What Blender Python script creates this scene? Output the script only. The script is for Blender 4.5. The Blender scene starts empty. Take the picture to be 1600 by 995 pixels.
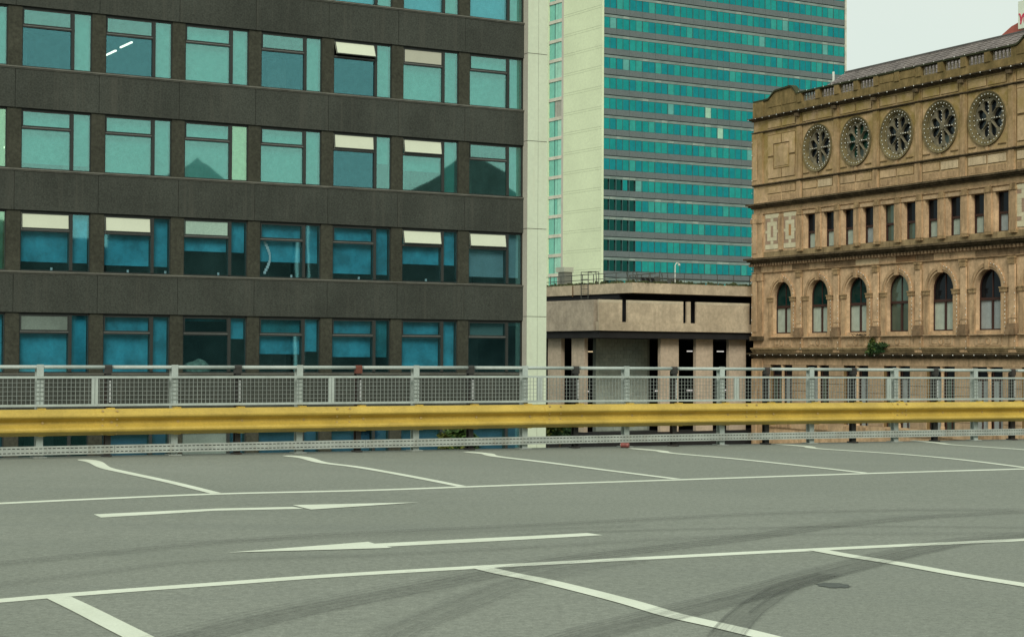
import bpy, math, random
from math import radians as R, sin, cos, pi
from mathutils import Vector, Matrix
random.seed(11)
S = bpy.context.scene
COL = S.collection

# ------------------------------------------------------------------ camera
cd = bpy.data.cameras.new("camera")
cam = bpy.data.objects.new("camera", cd)
COL.objects.link(cam)
cd.sensor_width = 36.0
cd.lens = 2770 / 1600 * 36.0
cd.clip_start = 0.1
cd.clip_end = 6000
cam.matrix_world = Matrix.Rotation(pi / 2 + 0.0218, 4, 'X') @ Matrix.Rotation(0.0049, 4, 'Z')
S.camera = cam

# ------------------------------------------------------------------ sky + sun (overcast)
SUN_EL, SUN_AZ = R(36), R(184)
w = bpy.data.worlds.new("World")
S.world = w
w.use_nodes = True
nt = w.node_tree
nt.nodes.clear()
N = nt.nodes.new
out = N('ShaderNodeOutputWorld')
bg = N('ShaderNodeBackground')
bg.inputs['Strength'].default_value = 0.066
sky = N('ShaderNodeTexSky')
sky.sky_type = 'NISHITA'
sky.sun_disc = False
sky.sun_elevation = SUN_EL
sky.sun_rotation = SUN_AZ
sky.air_density = 1.0
sky.dust_density = 3.0
tc = N('ShaderNodeTexCoord')
mp = N('ShaderNodeMapping')
mp.inputs['Scale'].default_value = (1.0, 1.0, 2.6)
nz = N('ShaderNodeTexNoise')
nz.inputs['Scale'].default_value = 2.2
nz.inputs['Detail'].default_value = 6
rp = N('ShaderNodeValToRGB')
rp.color_ramp.elements[0].position = 0.25
rp.color_ramp.elements[0].color = (7.5, 8.65, 7.85, 1)
rp.color_ramp.elements[1].position = 0.75
rp.color_ramp.elements[1].color = (8.3, 9.05, 8.1, 1)
mx = N('ShaderNodeMixRGB')
mx.inputs['Fac'].default_value = 0.9
L = nt.links.new
L(tc.outputs['Generated'], mp.inputs['Vector'])
L(mp.outputs['Vector'], nz.inputs['Vector'])
L(nz.outputs['Fac'], rp.inputs['Fac'])
L(sky.outputs['Color'], mx.inputs['Color1'])
L(rp.outputs['Color'], mx.inputs['Color2'])
L(mx.outputs['Color'], bg.inputs['Color'])
L(bg.outputs['Background'], out.inputs['Surface'])

sl = bpy.data.lights.new("sun", 'SUN')
sl.energy = 1.5
sl.angle = R(25)
sl.color = (1.0, 0.96, 0.86)
so = bpy.data.objects.new("sun", sl)
COL.objects.link(so)
sd = Vector((sin(SUN_AZ) * cos(SUN_EL), cos(SUN_AZ) * cos(SUN_EL), sin(SUN_EL)))
so.rotation_euler = (-sd).to_track_quat('-Z', 'Y').to_euler()
so.location = (40, -60, 60)

S.view_settings.view_transform = 'Standard'
S.view_settings.look = 'None'
S.view_settings.exposure = 0.585
S.view_settings.gamma = 1.0
S.view_settings.use_curve_mapping = False
S.cycles.max_bounces = 8
S.cycles.transparent_max_bounces = 16
S.cycles.caustics_reflective = False
S.cycles.caustics_refractive = False

# ------------------------------------------------------------------ materials
def newmat(name):
    m = bpy.data.materials.new(name)
    m.use_nodes = True
    t = m.node_tree
    t.nodes.clear()
    o = t.nodes.new('ShaderNodeOutputMaterial')
    return m, t, o

def mixcol(t, fac, a, b, mode='MIX'):
    n = t.nodes.new('ShaderNodeMixRGB')
    n.blend_type = mode
    for k, v in (('Fac', fac), ('Color1', a), ('Color2', b)):
        if hasattr(v, 'is_output') or isinstance(v, bpy.types.NodeSocket):
            t.links.new(v, n.inputs[k])
        elif k == 'Fac':
            n.inputs[k].default_value = v
        else:
            n.inputs[k].default_value = (*v[:3], 1)
    return n.outputs['Color']

def noise(t, vec, scale, detail=4, rough=0.55, stretch=None):
    if stretch:
        mpn = t.nodes.new('ShaderNodeMapping')
        mpn.inputs['Scale'].default_value = stretch
        t.links.new(vec, mpn.inputs['Vector'])
        vec = mpn.outputs['Vector']
    n = t.nodes.new('ShaderNodeTexNoise')
    n.inputs['Scale'].default_value = scale
    n.inputs['Detail'].default_value = detail
    n.inputs['Roughness'].default_value = rough
    t.links.new(vec, n.inputs['Vector'])
    return n.outputs['Fac']

def ramp(t, fac, p0, p1, c0=(0, 0, 0), c1=(1, 1, 1)):
    n = t.nodes.new('ShaderNodeValToRGB')
    e = n.color_ramp.elements
    e[0].position, e[1].position = p0, p1
    e[0].color, e[1].color = (*c0, 1), (*c1, 1)
    t.links.new(fac, n.inputs['Fac'])
    return n.outputs['Color']

def surf(name, col, rough=0.85, patch=0.15, pscale=0.8, grain=0.12, gscale=18, streak=None, sfac=0.5,
         sstretch=(2.2, 2.2, 0.22), sp=(0.52, 0.72), moss=None, mossz=None, bump=0.0, metal=0.0, spec=0.3, obj=False):
    """solid surface: base colour with large patches, fine grain, vertical rain streaks, optional moss"""
    m, t, o = newmat(name)
    b = t.nodes.new('ShaderNodeBsdfPrincipled')
    t.links.new(b.outputs['BSDF'], o.inputs['Surface'])
    if obj:
        v = t.nodes.new('ShaderNodeTexCoord').outputs['Object']
    else:
        v = t.nodes.new('ShaderNodeNewGeometry').outputs['Position']
    lo = [c * (1 - patch) for c in col]
    hi = [min(1, c * (1 + patch)) for c in col]
    c = ramp(t, noise(t, v, pscale, 5, 0.6), 0.35, 0.65, lo, hi)
    g = noise(t, v, gscale, 3, 0.7)
    c = mixcol(t, 1.0, c, ramp(t, g, 0.3, 0.7, [1 - grain] * 3, [1 + grain] * 3), 'MULTIPLY')
    if streak:
        s = ramp(t, noise(t, v, 1.6, 6, 0.65, sstretch), sp[0], sp[1])
        f = t.nodes.new('ShaderNodeMath')
        f.operation = 'MULTIPLY'
        f.inputs[1].default_value = sfac
        t.links.new(s, f.inputs[0])
        c = mixcol(t, f.outputs[0], c, streak)
    if moss:
        sx = t.nodes.new('ShaderNodeSeparateXYZ')
        t.links.new(v, sx.inputs[0])
        mr = t.nodes.new('ShaderNodeMapRange')
        mr.inputs['From Min'].default_value, mr.inputs['From Max'].default_value = mossz
        t.links.new(sx.outputs['Z'], mr.inputs['Value'])
        f = t.nodes.new('ShaderNodeMath')
        f.operation = 'MULTIPLY'
        t.links.new(mr.outputs['Result'], f.inputs[0])
        t.links.new(ramp(t, noise(t, v, 1.1, 6, 0.7), 0.3, 0.62), f.inputs[1])
        c = mixcol(t, f.outputs[0], c, moss)
    t.links.new(c, b.inputs['Base Color'])
    b.inputs['Roughness'].default_value = rough
    b.inputs['Metallic'].default_value = metal
    b.inputs['Specular IOR Level'].default_value = spec
    if bump:
        bn = t.nodes.new('ShaderNodeBump')
        bn.inputs['Strength'].default_value = bump
        bn.inputs['Distance'].default_value = 0.02
        t.links.new(g, bn.inputs['Height'])
        t.links.new(bn.outputs['Normal'], b.inputs['Normal'])
    return m

def pane_mat(name, trans, refl, rough=0.02):
    """tinted coated glass: each of the two faces passes `trans` and mirrors `refl`"""
    m, t, o = newmat(name)
    a = t.nodes.new('ShaderNodeAddShader')
    tr = t.nodes.new('ShaderNodeBsdfTransparent')
    tr.inputs['Color'].default_value = (*trans, 1)
    gl = t.nodes.new('ShaderNodeBsdfGlossy')
    gl.inputs['Roughness'].default_value = rough
    v = t.nodes.new('ShaderNodeNewGeometry').outputs['Position']
    c = mixcol(t, 1.0, refl, ramp(t, noise(t, v, 6, 4, 0.8), 0.3, 0.7, [0.9] * 3, [1.08] * 3), 'MULTIPLY')
    t.links.new(c, gl.inputs['Color'])
    bn = t.nodes.new('ShaderNodeBump')
    bn.inputs['Strength'].default_value = 0.05
    bn.inputs['Distance'].default_value = 0.02
    t.links.new(noise(t, v, 0.9, 1, 0.4), bn.inputs['Height'])
    t.links.new(bn.outputs['Normal'], gl.inputs['Normal'])
    t.links.new(tr.outputs[0], a.inputs[0])
    t.links.new(gl.outputs[0], a.inputs[1])
    t.links.new(a.outputs[0], o.inputs['Surface'])
    return m

def far_pane(name, dif, refl):
    """far tinted glazing with its blinds: body colour plus mirror"""
    m, t, o = newmat(name)
    a = t.nodes.new('ShaderNodeAddShader')
    d = t.nodes.new('ShaderNodeBsdfDiffuse')
    gl = t.nodes.new('ShaderNodeBsdfGlossy')
    gl.inputs['Roughness'].default_value = 0.06
    gl.inputs['Color'].default_value = (*refl, 1)
    v = t.nodes.new('ShaderNodeNewGeometry').outputs['Position']
    c = mixcol(t, 1.0, dif, ramp(t, noise(t, v, 0.9, 5, 0.75), 0.3, 0.7, [0.8] * 3, [1.2] * 3), 'MULTIPLY')
    t.links.new(c, d.inputs['Color'])
    t.links.new(d.outputs[0], a.inputs[0])
    t.links.new(gl.outputs[0], a.inputs[1])
    t.links.new(a.outputs[0], o.inputs['Surface'])
    return m

def emit(name, col, s):
    m, t, o = newmat(name)
    e = t.nodes.new('ShaderNodeEmission')
    e.inputs['Color'].default_value = (*col, 1)
    e.inputs['Strength'].default_value = s
    t.links.new(e.outputs[0], o.inputs['Surface'])
    return m

# ------------------------------------------------------------------ mesh helpers
class MB:
    def __init__(s):
        s.v, s.f, s.mi, s.uv = [], [], [], []
    def box(s, x0, x1, y0, y1, z0, z1, mi=0):
        b = len(s.v)
        s.v += [(x0, y0, z0), (x1, y0, z0), (x1, y1, z0), (x0, y1, z0), (x0, y0, z1), (x1, y0, z1), (x1, y1, z1), (x0, y1, z1)]
        for q in ((0, 3, 2, 1), (4, 5, 6, 7), (0, 1, 5, 4), (1, 2, 6, 5), (2, 3, 7, 6), (3, 0, 4, 7)):
            s.f.append([b + i for i in q])
            s.mi.append(mi)
        return s
    def poly_y(s, pts, y0, y1):
        """polygon in x,z (seen from -y counter-clockwise) given thickness y0..y1"""
        b, n = len(s.v), len(pts)
        s.v += [(x, y0, z) for x, z in pts] + [(x, y1, z) for x, z in pts]
        s.f.append([b + i for i in range(n)])
        s.f.append([b + n + i for i in reversed(range(n))])
        for i in range(n):
            j = (i + 1) % n
            s.f.append([b + j, b + i, b + n + i, b + n + j])
        s.mi += [0] * (n + 2)
        return s
    def prof_x(s, pts, x0, x1):
        """profile in y,z extruded along x"""
        b, n = len(s.v), len(pts)
        s.v += [(x0, y, z) for y, z in pts] + [(x1, y, z) for y, z in pts]
        s.f.append([b + i for i in range(n)])
        s.f.append([b + n + i for i in reversed(range(n))])
        for i in range(n):
            j = (i + 1) % n
            s.f.append([b + i, b + n + i, b + n + j, b + j])
        s.mi += [0] * (n + 2)
        return s
    def tube(s, a, c, r, n=8):
        a, c = Vector(a), Vector(c)
        d = (c - a).normalized()
        h = Vector((0, 0, 1)) if abs(d.z) < 0.9 else Vector((1, 0, 0))
        p = d.cross(h).normalized()
        q = d.cross(p)
        b = len(s.v)
        for e in (a, c):
            for i in range(n):
                k = 2 * pi * i / n
                s.v.append(tuple(e + (p * cos(k) + q * sin(k)) * r))
        for i in range(n):
            j = (i + 1) % n
            s.f.append([b + i, b + j, b + n + j, b + n + i])
        s.f.append([b + i for i in reversed(range(n))])
        s.f.append([b + n + i for i in range(n)])
        s.mi += [0] * (n + 2)
        return s
    def lathe(s, prof, cx=0, cy=0, n=8):
        b, k = len(s.v), len(prof)
        for r, z in prof:
            for i in range(n):
                a = 2 * pi * i / n
                s.v.append((cx + r * cos(a), cy + r * sin(a), z))
        for m in range(k - 1):
            for i in range(n):
                j = (i + 1) % n
                s.f.append([b + m * n + i, b + m * n + j, b + (m + 1) * n + j, b + (m + 1) * n + i])
                s.mi.append(0)
        s.f.append([b + i for i in reversed(range(n))])
        s.f.append([b + (k - 1) * n + i for i in range(n)])
        s.mi += [0, 0]
        return s
    def ball(s, x, y, z, r):
        b = len(s.v)
        s.v += [(x + r, y, z), (x - r, y, z), (x, y + r, z), (x, y - r, z), (x, y, z + r), (x, y, z - r)]
        for q in ((0, 2, 4), (2, 1, 4), (1, 3, 4), (3, 0, 4), (2, 0, 5), (1, 2, 5), (3, 1, 5), (0, 3, 5)):
            s.f.append([b + i for i in q])
            s.mi.append(0)
        return s
    def quad(s, *p, mi=0):
        b = len(s.v)
        s.v += [tuple(q) for q in p]
        s.f.append([b + i for i in range(len(p))])
        s.mi.append(mi)
        return s
    def mesh(s, name, mats, smooth=False, warp=None):
        v = [warp(*p) for p in s.v] if warp else s.v
        me = bpy.data.meshes.new(name)
        me.from_pydata(v, [], s.f)
        if not isinstance(mats, (list, tuple)):
            mats = [mats]
        for m in mats:
            me.materials.append(m)
        if len(mats) > 1:
            me.polygons.foreach_set('material_index', s.mi)
        if smooth:
            me.polygons.foreach_set('use_smooth', [True] * len(me.polygons))
        me.update()
        return me
    def build(s, name, mats, parent=None, loc=(0, 0, 0), smooth=False, kind=None, warp=None):
        return put(name, s.mesh(name, mats, smooth, warp), parent, loc, kind)

def put(name, me, parent=None, loc=(0, 0, 0), kind=None, rot=None):
    o = bpy.data.objects.new(name, me)
    COL.objects.link(o)
    o.parent = parent
    o.location = loc
    if rot:
        o.rotation_euler = rot
    if kind:
        o['kind'] = kind
    return o

def tag(o, label, cat, group=None):
    o['label'], o['category'] = label, cat
    if group:
        o['group'] = group
    return o

def thing(name, label, cat, loc, yaw=0, group=None):
    o = bpy.data.objects.new(name, None)
    o.empty_display_size = 0.3
    COL.objects.link(o)
    o.location = loc
    o.rotation_euler = (0, 0, yaw)
    return tag(o, label, cat, group)

def bx(*a):
    return MB().box(*a)

# ------------------------------------------------------------------ ground and deck
STREET = -13.0
DA, DB, DH = -0.00849551, 0.00519988, 1.24621934
def deck_z(x, y):
    return -DH + DA * x + DB * y

m_ground = surf('street asphalt', (0.11, 0.11, 0.10), gscale=6)
g = MB().quad((-2500, -2500, STREET), (2500, -2500, STREET), (2500, 2500, STREET), (-2500, 2500, STREET)).build('ground', m_ground)
g['kind'] = 'structure'

RAIL0, RYAW = Vector((0.17, 21.99, 0)), R(29.2)
rc, rs = cos(RYAW), sin(RYAW)
def rail_world(u, v):
    return (RAIL0.x + u * rc - v * rs, RAIL0.y + u * rs + v * rc)

def deck_mat():
    m, t, o = newmat('deck coating')
    b = t.nodes.new('ShaderNodeBsdfPrincipled')
    t.links.new(b.outputs['BSDF'], o.inputs['Surface'])
    v = t.nodes.new('ShaderNodeNewGeometry').outputs['Position']
    c = ramp(t, noise(t, v, 0.22, 6, 0.6), 0.35, 0.65, (0.182, 0.197, 0.163), (0.210, 0.224, 0.188))
    c = mixcol(t, 1.0, c, ramp(t, noise(t, v, 28, 4, 0.8), 0.3, 0.7, [0.74] * 3, [1.26] * 3), 'MULTIPLY')
    c = mixcol(t, 1.0, c, ramp(t, noise(t, v, 110, 3, 0.8), 0.3, 0.7, [0.70] * 3, [1.30] * 3), 'MULTIPLY')
    st = noise(t, v, 1.0, 6, 0.62, (0.25, 1.5, 1))
    c = mixcol(t, ramp(t, st, 0.52, 0.75, (0, 0, 0), (0.22, 0.22, 0.22)), c, (0.125, 0.14, 0.128))
    sp = noise(t, v, 2.3, 8, 0.75)
    c = mixcol(t, ramp(t, sp, 0.63, 0.74, (0, 0, 0), (0.4, 0.4, 0.4)), c, (0.26, 0.27, 0.21))
    t.links.new(c, b.inputs['Base Color'])
    b.inputs['Roughness'].default_value = 0.82
    b.inputs['Specular IOR Level'].default_value = 0.25
    bn = t.nodes.new('ShaderNodeBump')
    bn.inputs['Strength'].default_value = 0.25
    bn.inputs['Distance'].default_value = 0.01
    t.links.new(noise(t, v, 60, 4, 0.7), bn.inputs['Height'])
    t.links.new(bn.outputs['Normal'], b.inputs['Normal'])
    return m

deck = MB()
nu, nv = 16, 10
gr = [[rail_world(-50 + 100 * i / nu, -46 + 46.16 * j / nv) for i in range(nu + 1)] for j in range(nv + 1)]
for j in range(nv + 1):
    for i in range(nu + 1):
        x, y = gr[j][i]
        deck.v.append((x, y, deck_z(x, y)))
for j in range(nv):
    for i in range(nu):
        a = j * (nu + 1) + i
        deck.f.append([a, a + 1, a + nu + 2, a + nu + 1])
        deck.mi.append(0)
# slab edge and facade of the car park below
for j0, j1 in ((nv, nv),):
    for i in range(nu):
        x0, y0 = gr[j0][i]
        x1, y1 = gr[j0][i + 1]
        deck.quad((x0, y0, deck_z(x0, y0)), (x1, y1, deck_z(x1, y1)), (x1, y1, STREET), (x0, y0, STREET))
DECK = deck.build('car_park_deck', deck_mat())
DECK['kind'] = 'structure'

MARKS={
'edge1':[(-4.155,13.435),(-3.923,13.636),(-3.304,14.137),(-2.415,14.777),(-1.236,15.338),(0.007,16.125),(1.608,17.077),(3.711,18.346),(5.601,19.396),(6.457,19.879)],
'b1':[(-4.557,18.843),(-4.333,18.468),(-4.031,17.643),(-3.667,16.991),(-3.07,15.963),(-2.457,14.802)],
'b2':[(-2.539,19.957),(-2.296,19.662),(-1.997,18.848),(-1.569,18.227),(-0.977,17.066),(-0.44,15.899)],
'b3':[(-0.541,21.15),(-0.292,20.823),(-0.176,20.358),(0.358,19.444),(0.994,18.249),(1.603,17.16)],
'b4':[(1.5,22.373),(1.823,21.892),(1.941,21.454),(2.592,20.482),(3.159,19.429),(3.665,18.384)],
'b5':[(3.568,23.848),(3.886,23.383),(3.968,22.884),(4.757,21.956),(5.292,20.939),(5.686,19.567)],
'b6':[(5.731,25.393),(5.946,24.763),(6.054,24.3),(6.733,23.314),(7.225,22.241)],
'edge2':[(-2.601,8.428),(-2.451,8.538),(-2.25,8.71),(-1.899,8.975),(-1.493,9.259),(-1.029,9.591),(-0.527,9.892),(-0.211,10.071),(0.007,10.198),(0.771,10.609),(1.881,11.192),(3.209,11.855),(3.46,11.985),(3.979,12.253)],
'f1':[(-2.2,8.66),(-1.994,8.298),(-1.764,7.877),(-1.581,7.544),(-1.391,7.195)],
'f2':[(-0.167,10.061),(-0.028,9.819),(0.211,9.469),(0.562,8.81),(0.759,8.365),(0.961,8.037),(1.122,7.75),(1.247,7.496)],
'f3':[(1.922,11.197),(2.082,10.872),(2.284,10.54),(2.535,10.033),(2.778,9.625),(2.912,9.386)],
'A1s':[(-3.024,12.874),(-2.521,13.241),(-2.216,13.46),(-1.676,13.682),(-1.579,13.538),(-2.218,13.28),(-2.507,13.008),(-2.918,12.647)],
'A1h':[(-1.701,13.822),(-0.735,14.211),(-1.516,13.462),(-1.603,13.627)],
'A2h':[(-1.692,10.617),(-0.907,11.303),(-0.837,11.154),(-0.732,10.978)],
'A2s':[(-0.861,11.213),(0.007,11.732),(0.514,12.04),(0.616,11.909),(0.007,11.518),(-0.788,11.045)],
't1':[(3.803,12.399),(3.509,12.153),(2.954,11.688),(2.589,11.205),(2.355,10.87),(2.015,10.327),(1.661,9.776),(1.332,9.207),(0.936,8.607),(0.588,8.08),(0.369,7.739),(0.222,7.478)],
't2':[(1.799,9.955),(1.507,9.472),(1.298,8.97),(1.112,8.416),(0.945,7.787),(0.883,7.499)],
't3':[(4.064,14.077),(3.175,13.527),(2.3,12.731),(1.487,11.74),(1.018,11.233),(0.387,10.549),(0.007,9.992),(-0.331,9.389),(-0.634,8.9),(-1.029,8.225),(-1.327,7.565),(-1.44,7.314)],
't4':[(3.915,12.764),(3.69,12.78),(2.526,12.716),(1.577,12.457),(0.662,12.122),(0.007,11.752)],
't5':[(-2.901,9.851),(-2.849,9.914),(-2.13,10.788),(-1.441,11.491),(-0.641,11.995),(0.007,12.381),(0.941,12.968),(1.969,13.614),(3.042,14.038),(4.114,14.25)],
't6':[(-2.652,9.007),(-2.602,9.061),(-2.103,9.766),(-1.717,10.189),(-0.755,10.581),(0.208,11.136),(1.059,11.687),(1.965,12.081),(3.571,12.369)],
't7':[(-0.536,7.547),(-0.485,7.807),(-0.24,8.562),(0.007,9.322),(0.368,10.031),(0.767,10.56)],
't8':[(-2.191,11.099),(-1.618,11.279),(-0.832,11.646),(0.007,12.079),(0.911,12.546)],
'patch':[(1.607,9.559),(1.671,9.631),(1.777,9.641),(1.83,9.556),(1.834,9.454),(1.78,9.386),(1.677,9.376),(1.624,9.458)],
}


def smooth_line(p, n=6):
    """Catmull-Rom through ground points"""
    q = [p[0]] + list(p) + [p[-1]]
    o = []
    for i in range(1, len(q) - 2):
        a, b, c, d = [Vector(q[i + k]) for k in (-1, 0, 1, 2)]
        for k in range(n):
            s = k / n
            o.append(0.5 * ((2 * b) + (c - a) * s + (2 * a - 5 * b + 4 * c - d) * s * s + (3 * b - a - 3 * c + d) * s ** 3))
    o.append(Vector(p[-1]))
    return o

def strip(name, pts, width, mat, lift, cap=None, sub=6):
    P = smooth_line(pts, sub)
    m = MB()
    uv = []
    d0 = 0.0
    for i, p in enumerate(P):
        t_ = (P[min(i + 1, len(P) - 1)] - P[max(i - 1, 0)])
        t_.normalize()
        n_ = Vector((-t_.y, t_.x))
        wd = width(i / (len(P) - 1)) if callable(width) else width
        if i:
            d0 += (p - P[i - 1]).length
        for s_, vv in ((0.5, 0.0), (-0.5, 1.0)):
            e = p + n_ * wd * s_
            m.v.append((e.x, e.y, deck_z(e.x, e.y) + lift))
            uv.append((d0, vv))
    for i in range(len(P) - 1):
        m.f.append([2 * i, 2 * i + 1, 2 * i + 3, 2 * i + 2])
        m.mi.append(0)
    me = m.mesh(name, mat)
    ul = me.uv_layers.new(name='UVMap')
    for lp in me.loops:
        ul.data[lp.index].uv = uv[lp.vertex_index]
    if me.polygons[0].normal.z < 0:
        me.flip_normals()
    return put(name, me, DECK)

def flat_poly(name, pts, mat, lift):
    m = MB()
    m.quad(*[(x, y, deck_z(x, y) + lift) for x, y in pts])
    me = m.mesh(name, mat)
    if me.polygons[0].normal.z < 0:
        me.flip_normals()
    return put(name, me, DECK)

def paint_mat():
    m, t, o = newmat('road paint')
    b = t.nodes.new('ShaderNodeBsdfPrincipled')
    t.links.new(b.outputs['BSDF'], o.inputs['Surface'])
    v = t.nodes.new('ShaderNodeNewGeometry').outputs['Position']
    c = ramp(t, noise(t, v, 1.5, 6, 0.65), 0.3, 0.7, (0.57, 0.61, 0.49), (0.68, 0.72, 0.60))
    c = mixcol(t, ramp(t, noise(t, v, 9, 8, 0.8), 0.57, 0.72, (0, 0, 0), (0.55, 0.55, 0.55)), c, (0.3, 0.31, 0.27))
    c = mixcol(t, 1.0, c, ramp(t, noise(t, v, 80, 3, 0.8), 0.3, 0.7, [0.9] * 3, [1.1] * 3), 'MULTIPLY')
    t.links.new(c, b.inputs['Base Color'])
    b.inputs['Roughness'].default_value = 0.7
    return m

def tyre_mat(name, strength, streaks=7.0):
    m, t, o = newmat(name)
    uvn = t.nodes.new('ShaderNodeUVMap')
    v = uvn.outputs['UV']
    d = t.nodes.new('ShaderNodeBsdfDiffuse')
    d.inputs['Color'].default_value = (0.055, 0.058, 0.058, 1)
    tr = t.nodes.new('ShaderNodeBsdfTransparent')
    mxs = t.nodes.new('ShaderNodeMixShader')
    lines = ramp(t, noise(t, v, 1.0, 5, 0.75, (0.035, streaks, 1)), 0.36, 0.62, [0.08] * 3, [1] * 3)
    patch = ramp(t, noise(t, v, 1.6, 5, 0.7, (1.0, 2.0, 1)), 0.3, 0.7, [0.55] * 3, [1] * 3)
    grain = ramp(t, noise(t, t.nodes.new('ShaderNodeNewGeometry').outputs['Position'], 70, 3, 0.8), 0.3, 0.7, [0.6] * 3, [1] * 3)
    f = mixcol(t, 1.0, mixcol(t, 1.0, lines, patch, 'MULTIPLY'), grain, 'MULTIPLY')
    # soft sides
    sx = t.nodes.new('ShaderNodeSeparateXYZ')
    t.links.new(v, sx.inputs[0])
    def mth(op, a, b=None):
        n = t.nodes.new('ShaderNodeMath')
        n.operation = op
        for k, q in enumerate((a, b)):
            if q is None:
                continue
            if isinstance(q, bpy.types.NodeSocket):
                t.links.new(q, n.inputs[k])
            else:
                n.inputs[k].default_value = q
        return n.outputs[0]
    e = mth('MULTIPLY', mth('MULTIPLY', sx.outputs['Y'], mth('SUBTRACT', 1.0, sx.outputs['Y'])), 4.0)
    e = mth('MINIMUM', mth('MULTIPLY', e, 3.0), 1.0)
    f = mth('MULTIPLY', mth('MULTIPLY', f, e), strength)
    t.links.new(f, mxs.inputs['Fac'])
    t.links.new(tr.outputs[0], mxs.inputs[1])
    t.links.new(d.outputs[0], mxs.inputs[2])
    t.links.new(mxs.outputs[0], o.inputs['Surface'])
    return m

m_paint = paint_mat()
strip('edge_line', MARKS['edge1'], 0.13, m_paint, 0.0025)
strip('edge_line', MARKS['edge2'], 0.125, m_paint, 0.0025)
for k in ('b1', 'b2', 'b3', 'b4', 'b5', 'b6'):
    strip('bay_line', MARKS[k], lambda s: 0.13 - 0.03 * s + (0.05 * s / 0.1 if s < 0.1 else 0.05 * max(0, 1 - (s - 0.1) / 0.3)) - 0.05 * max(0, 1 - s / 0.05), m_paint, 0.004)
for k in ('f1', 'f2', 'f3'):
    strip('bay_line', MARKS[k], 0.122, m_paint, 0.004)
flat_poly('arrow_shaft', MARKS['A1s'], m_paint, 0.0025)
flat_poly('arrow_head', MARKS['A1h'], m_paint, 0.004)
flat_poly('arrow_shaft', MARKS['A2s'], m_paint, 0.0025)
flat_poly('arrow_head', MARKS['A2h'], m_paint, 0.004)
mt1, mt2, mt3 = tyre_mat('tyre rubber dark', 0.40, 10), tyre_mat('tyre rubber and rail shade', 0.32, 12), tyre_mat('tyre rubber faint', 0.22, 10)
strip('tyre_mark', MARKS['t1'], 0.21, mt1, 0.006)
strip('tyre_mark', MARKS['t2'], 0.17, mt1, 0.0075)
strip('tyre_mark', MARKS['t3'], 0.26, mt2, 0.006)
strip('tyre_mark', MARKS['t4'], 0.12, mt2, 0.0075)
strip('tyre_mark', MARKS['t5'], 0.22, mt3, 0.0085)
strip('tyre_mark', MARKS['t6'], 0.16, mt3, 0.0095)
strip('tyre_mark', MARKS['t7'], 0.26, mt3, 0.0095)
strip('tyre_mark', MARKS['t8'], 0.12, mt3, 0.0105)
mt4 = tyre_mat('tyre rubber line', 0.5, 2)
def offset_line(pts, d):
    o_ = []
    for i, p in enumerate(pts):
        a, b = Vector(pts[max(i - 1, 0)]), Vector(pts[min(i + 1, len(pts) - 1)])
        t_ = (b - a).normalized()
        o_.append((p[0] - t_.y * d, p[1] + t_.x * d))
    return o_
for key, offs in (('t1', (-0.155, -0.13, -0.095, -0.05, 0.03, 0.085)), ('t2', (-0.07, 0.02, 0.08)), ('t3', (-0.17, -0.12, -0.06, 0.01, 0.07, 0.13)), ('t7', (-0.1, -0.03, 0.06, 0.12)), ('t5', (-0.06, 0.05))):
    for d in offs:
        cut = random.randint(0, 2)
        q = MARKS[key][cut:] if random.random() < .5 else MARKS[key][:len(MARKS[key]) - cut]
        strip('tyre_line', offset_line(q, d), random.uniform(0.012, 0.026), mt4 if key in ('t1', 't2') else mt2, 0.0118)
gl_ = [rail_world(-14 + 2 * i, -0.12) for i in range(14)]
strip('rail_shade_strip', gl_, 0.34, mt2, 0.0128)  # contact shade under the barrier, put into the colour as a dark strip
m_wet = surf('damp patch', (0.075, 0.085, 0.075), rough=0.8, grain=0.3, gscale=40)
pc = [Vector(p) for p in MARKS['patch']]
cc = sum(pc, Vector((0, 0))) / len(pc)
pt = []
for i in range(40):
    a = i / 40 * len(pc)
    p = pc[int(a)].lerp(pc[(int(a) + 1) % len(pc)], a % 1)
    pt.append(cc + (p - cc) * (0.78 + random.uniform(-0.08, 0.08)))
flat_poly('damp_patch', pt, m_wet, 0.0028)

# ------------------------------------------------------------------ crash barrier and railing
def sag(x):
    return -0.0022 * max(0.0, x + 0.5) ** 1.2
def warp(x, y, z):
    return (x, y, z + sag(x))

m_yellow = surf('yellow paint', (0.47, 0.328, 0.06), rough=0.5, patch=0.14, pscale=2.5, grain=0.12, gscale=45, streak=(0.24, 0.17, 0.05), sfac=0.5, sstretch=(1.2, 1.2, 9), sp=(0.55, 0.75), spec=0.5)
m_bolt = surf('bolt', (0.42, 0.30, 0.12), rough=0.5)
m_wire_ = surf('wire', (0.23, 0.26, 0.24), rough=0.6)
m_galv = surf('galvanised steel', (0.37, 0.42, 0.385), rough=0.55, patch=0.12, pscale=3, grain=0.1, gscale=50, streak=(0.27, 0.29, 0.25), sfac=0.5, metal=0.0, spec=0.5)
m_galv2 = surf('galvanised channel', (0.36, 0.395, 0.355), rough=0.6, patch=0.12, pscale=4, grain=0.12, gscale=60, streak=(0.25, 0.22, 0.16), sfac=0.5, sstretch=(5, 5, 2))
m_darkpost = surf('dark steel', (0.035, 0.034, 0.03), rough=0.6, patch=0.3, streak=(0.09, 0.045, 0.03), sfac=0.6)
m_rust = surf('rusty clamp', (0.13, 0.045, 0.03), rough=0.8, patch=0.3)
m_strap = surf('steel strap', (0.45, 0.47, 0.46), rough=0.45)
m_slot = surf('slot shade', (0.06, 0.065, 0.06))

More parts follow.
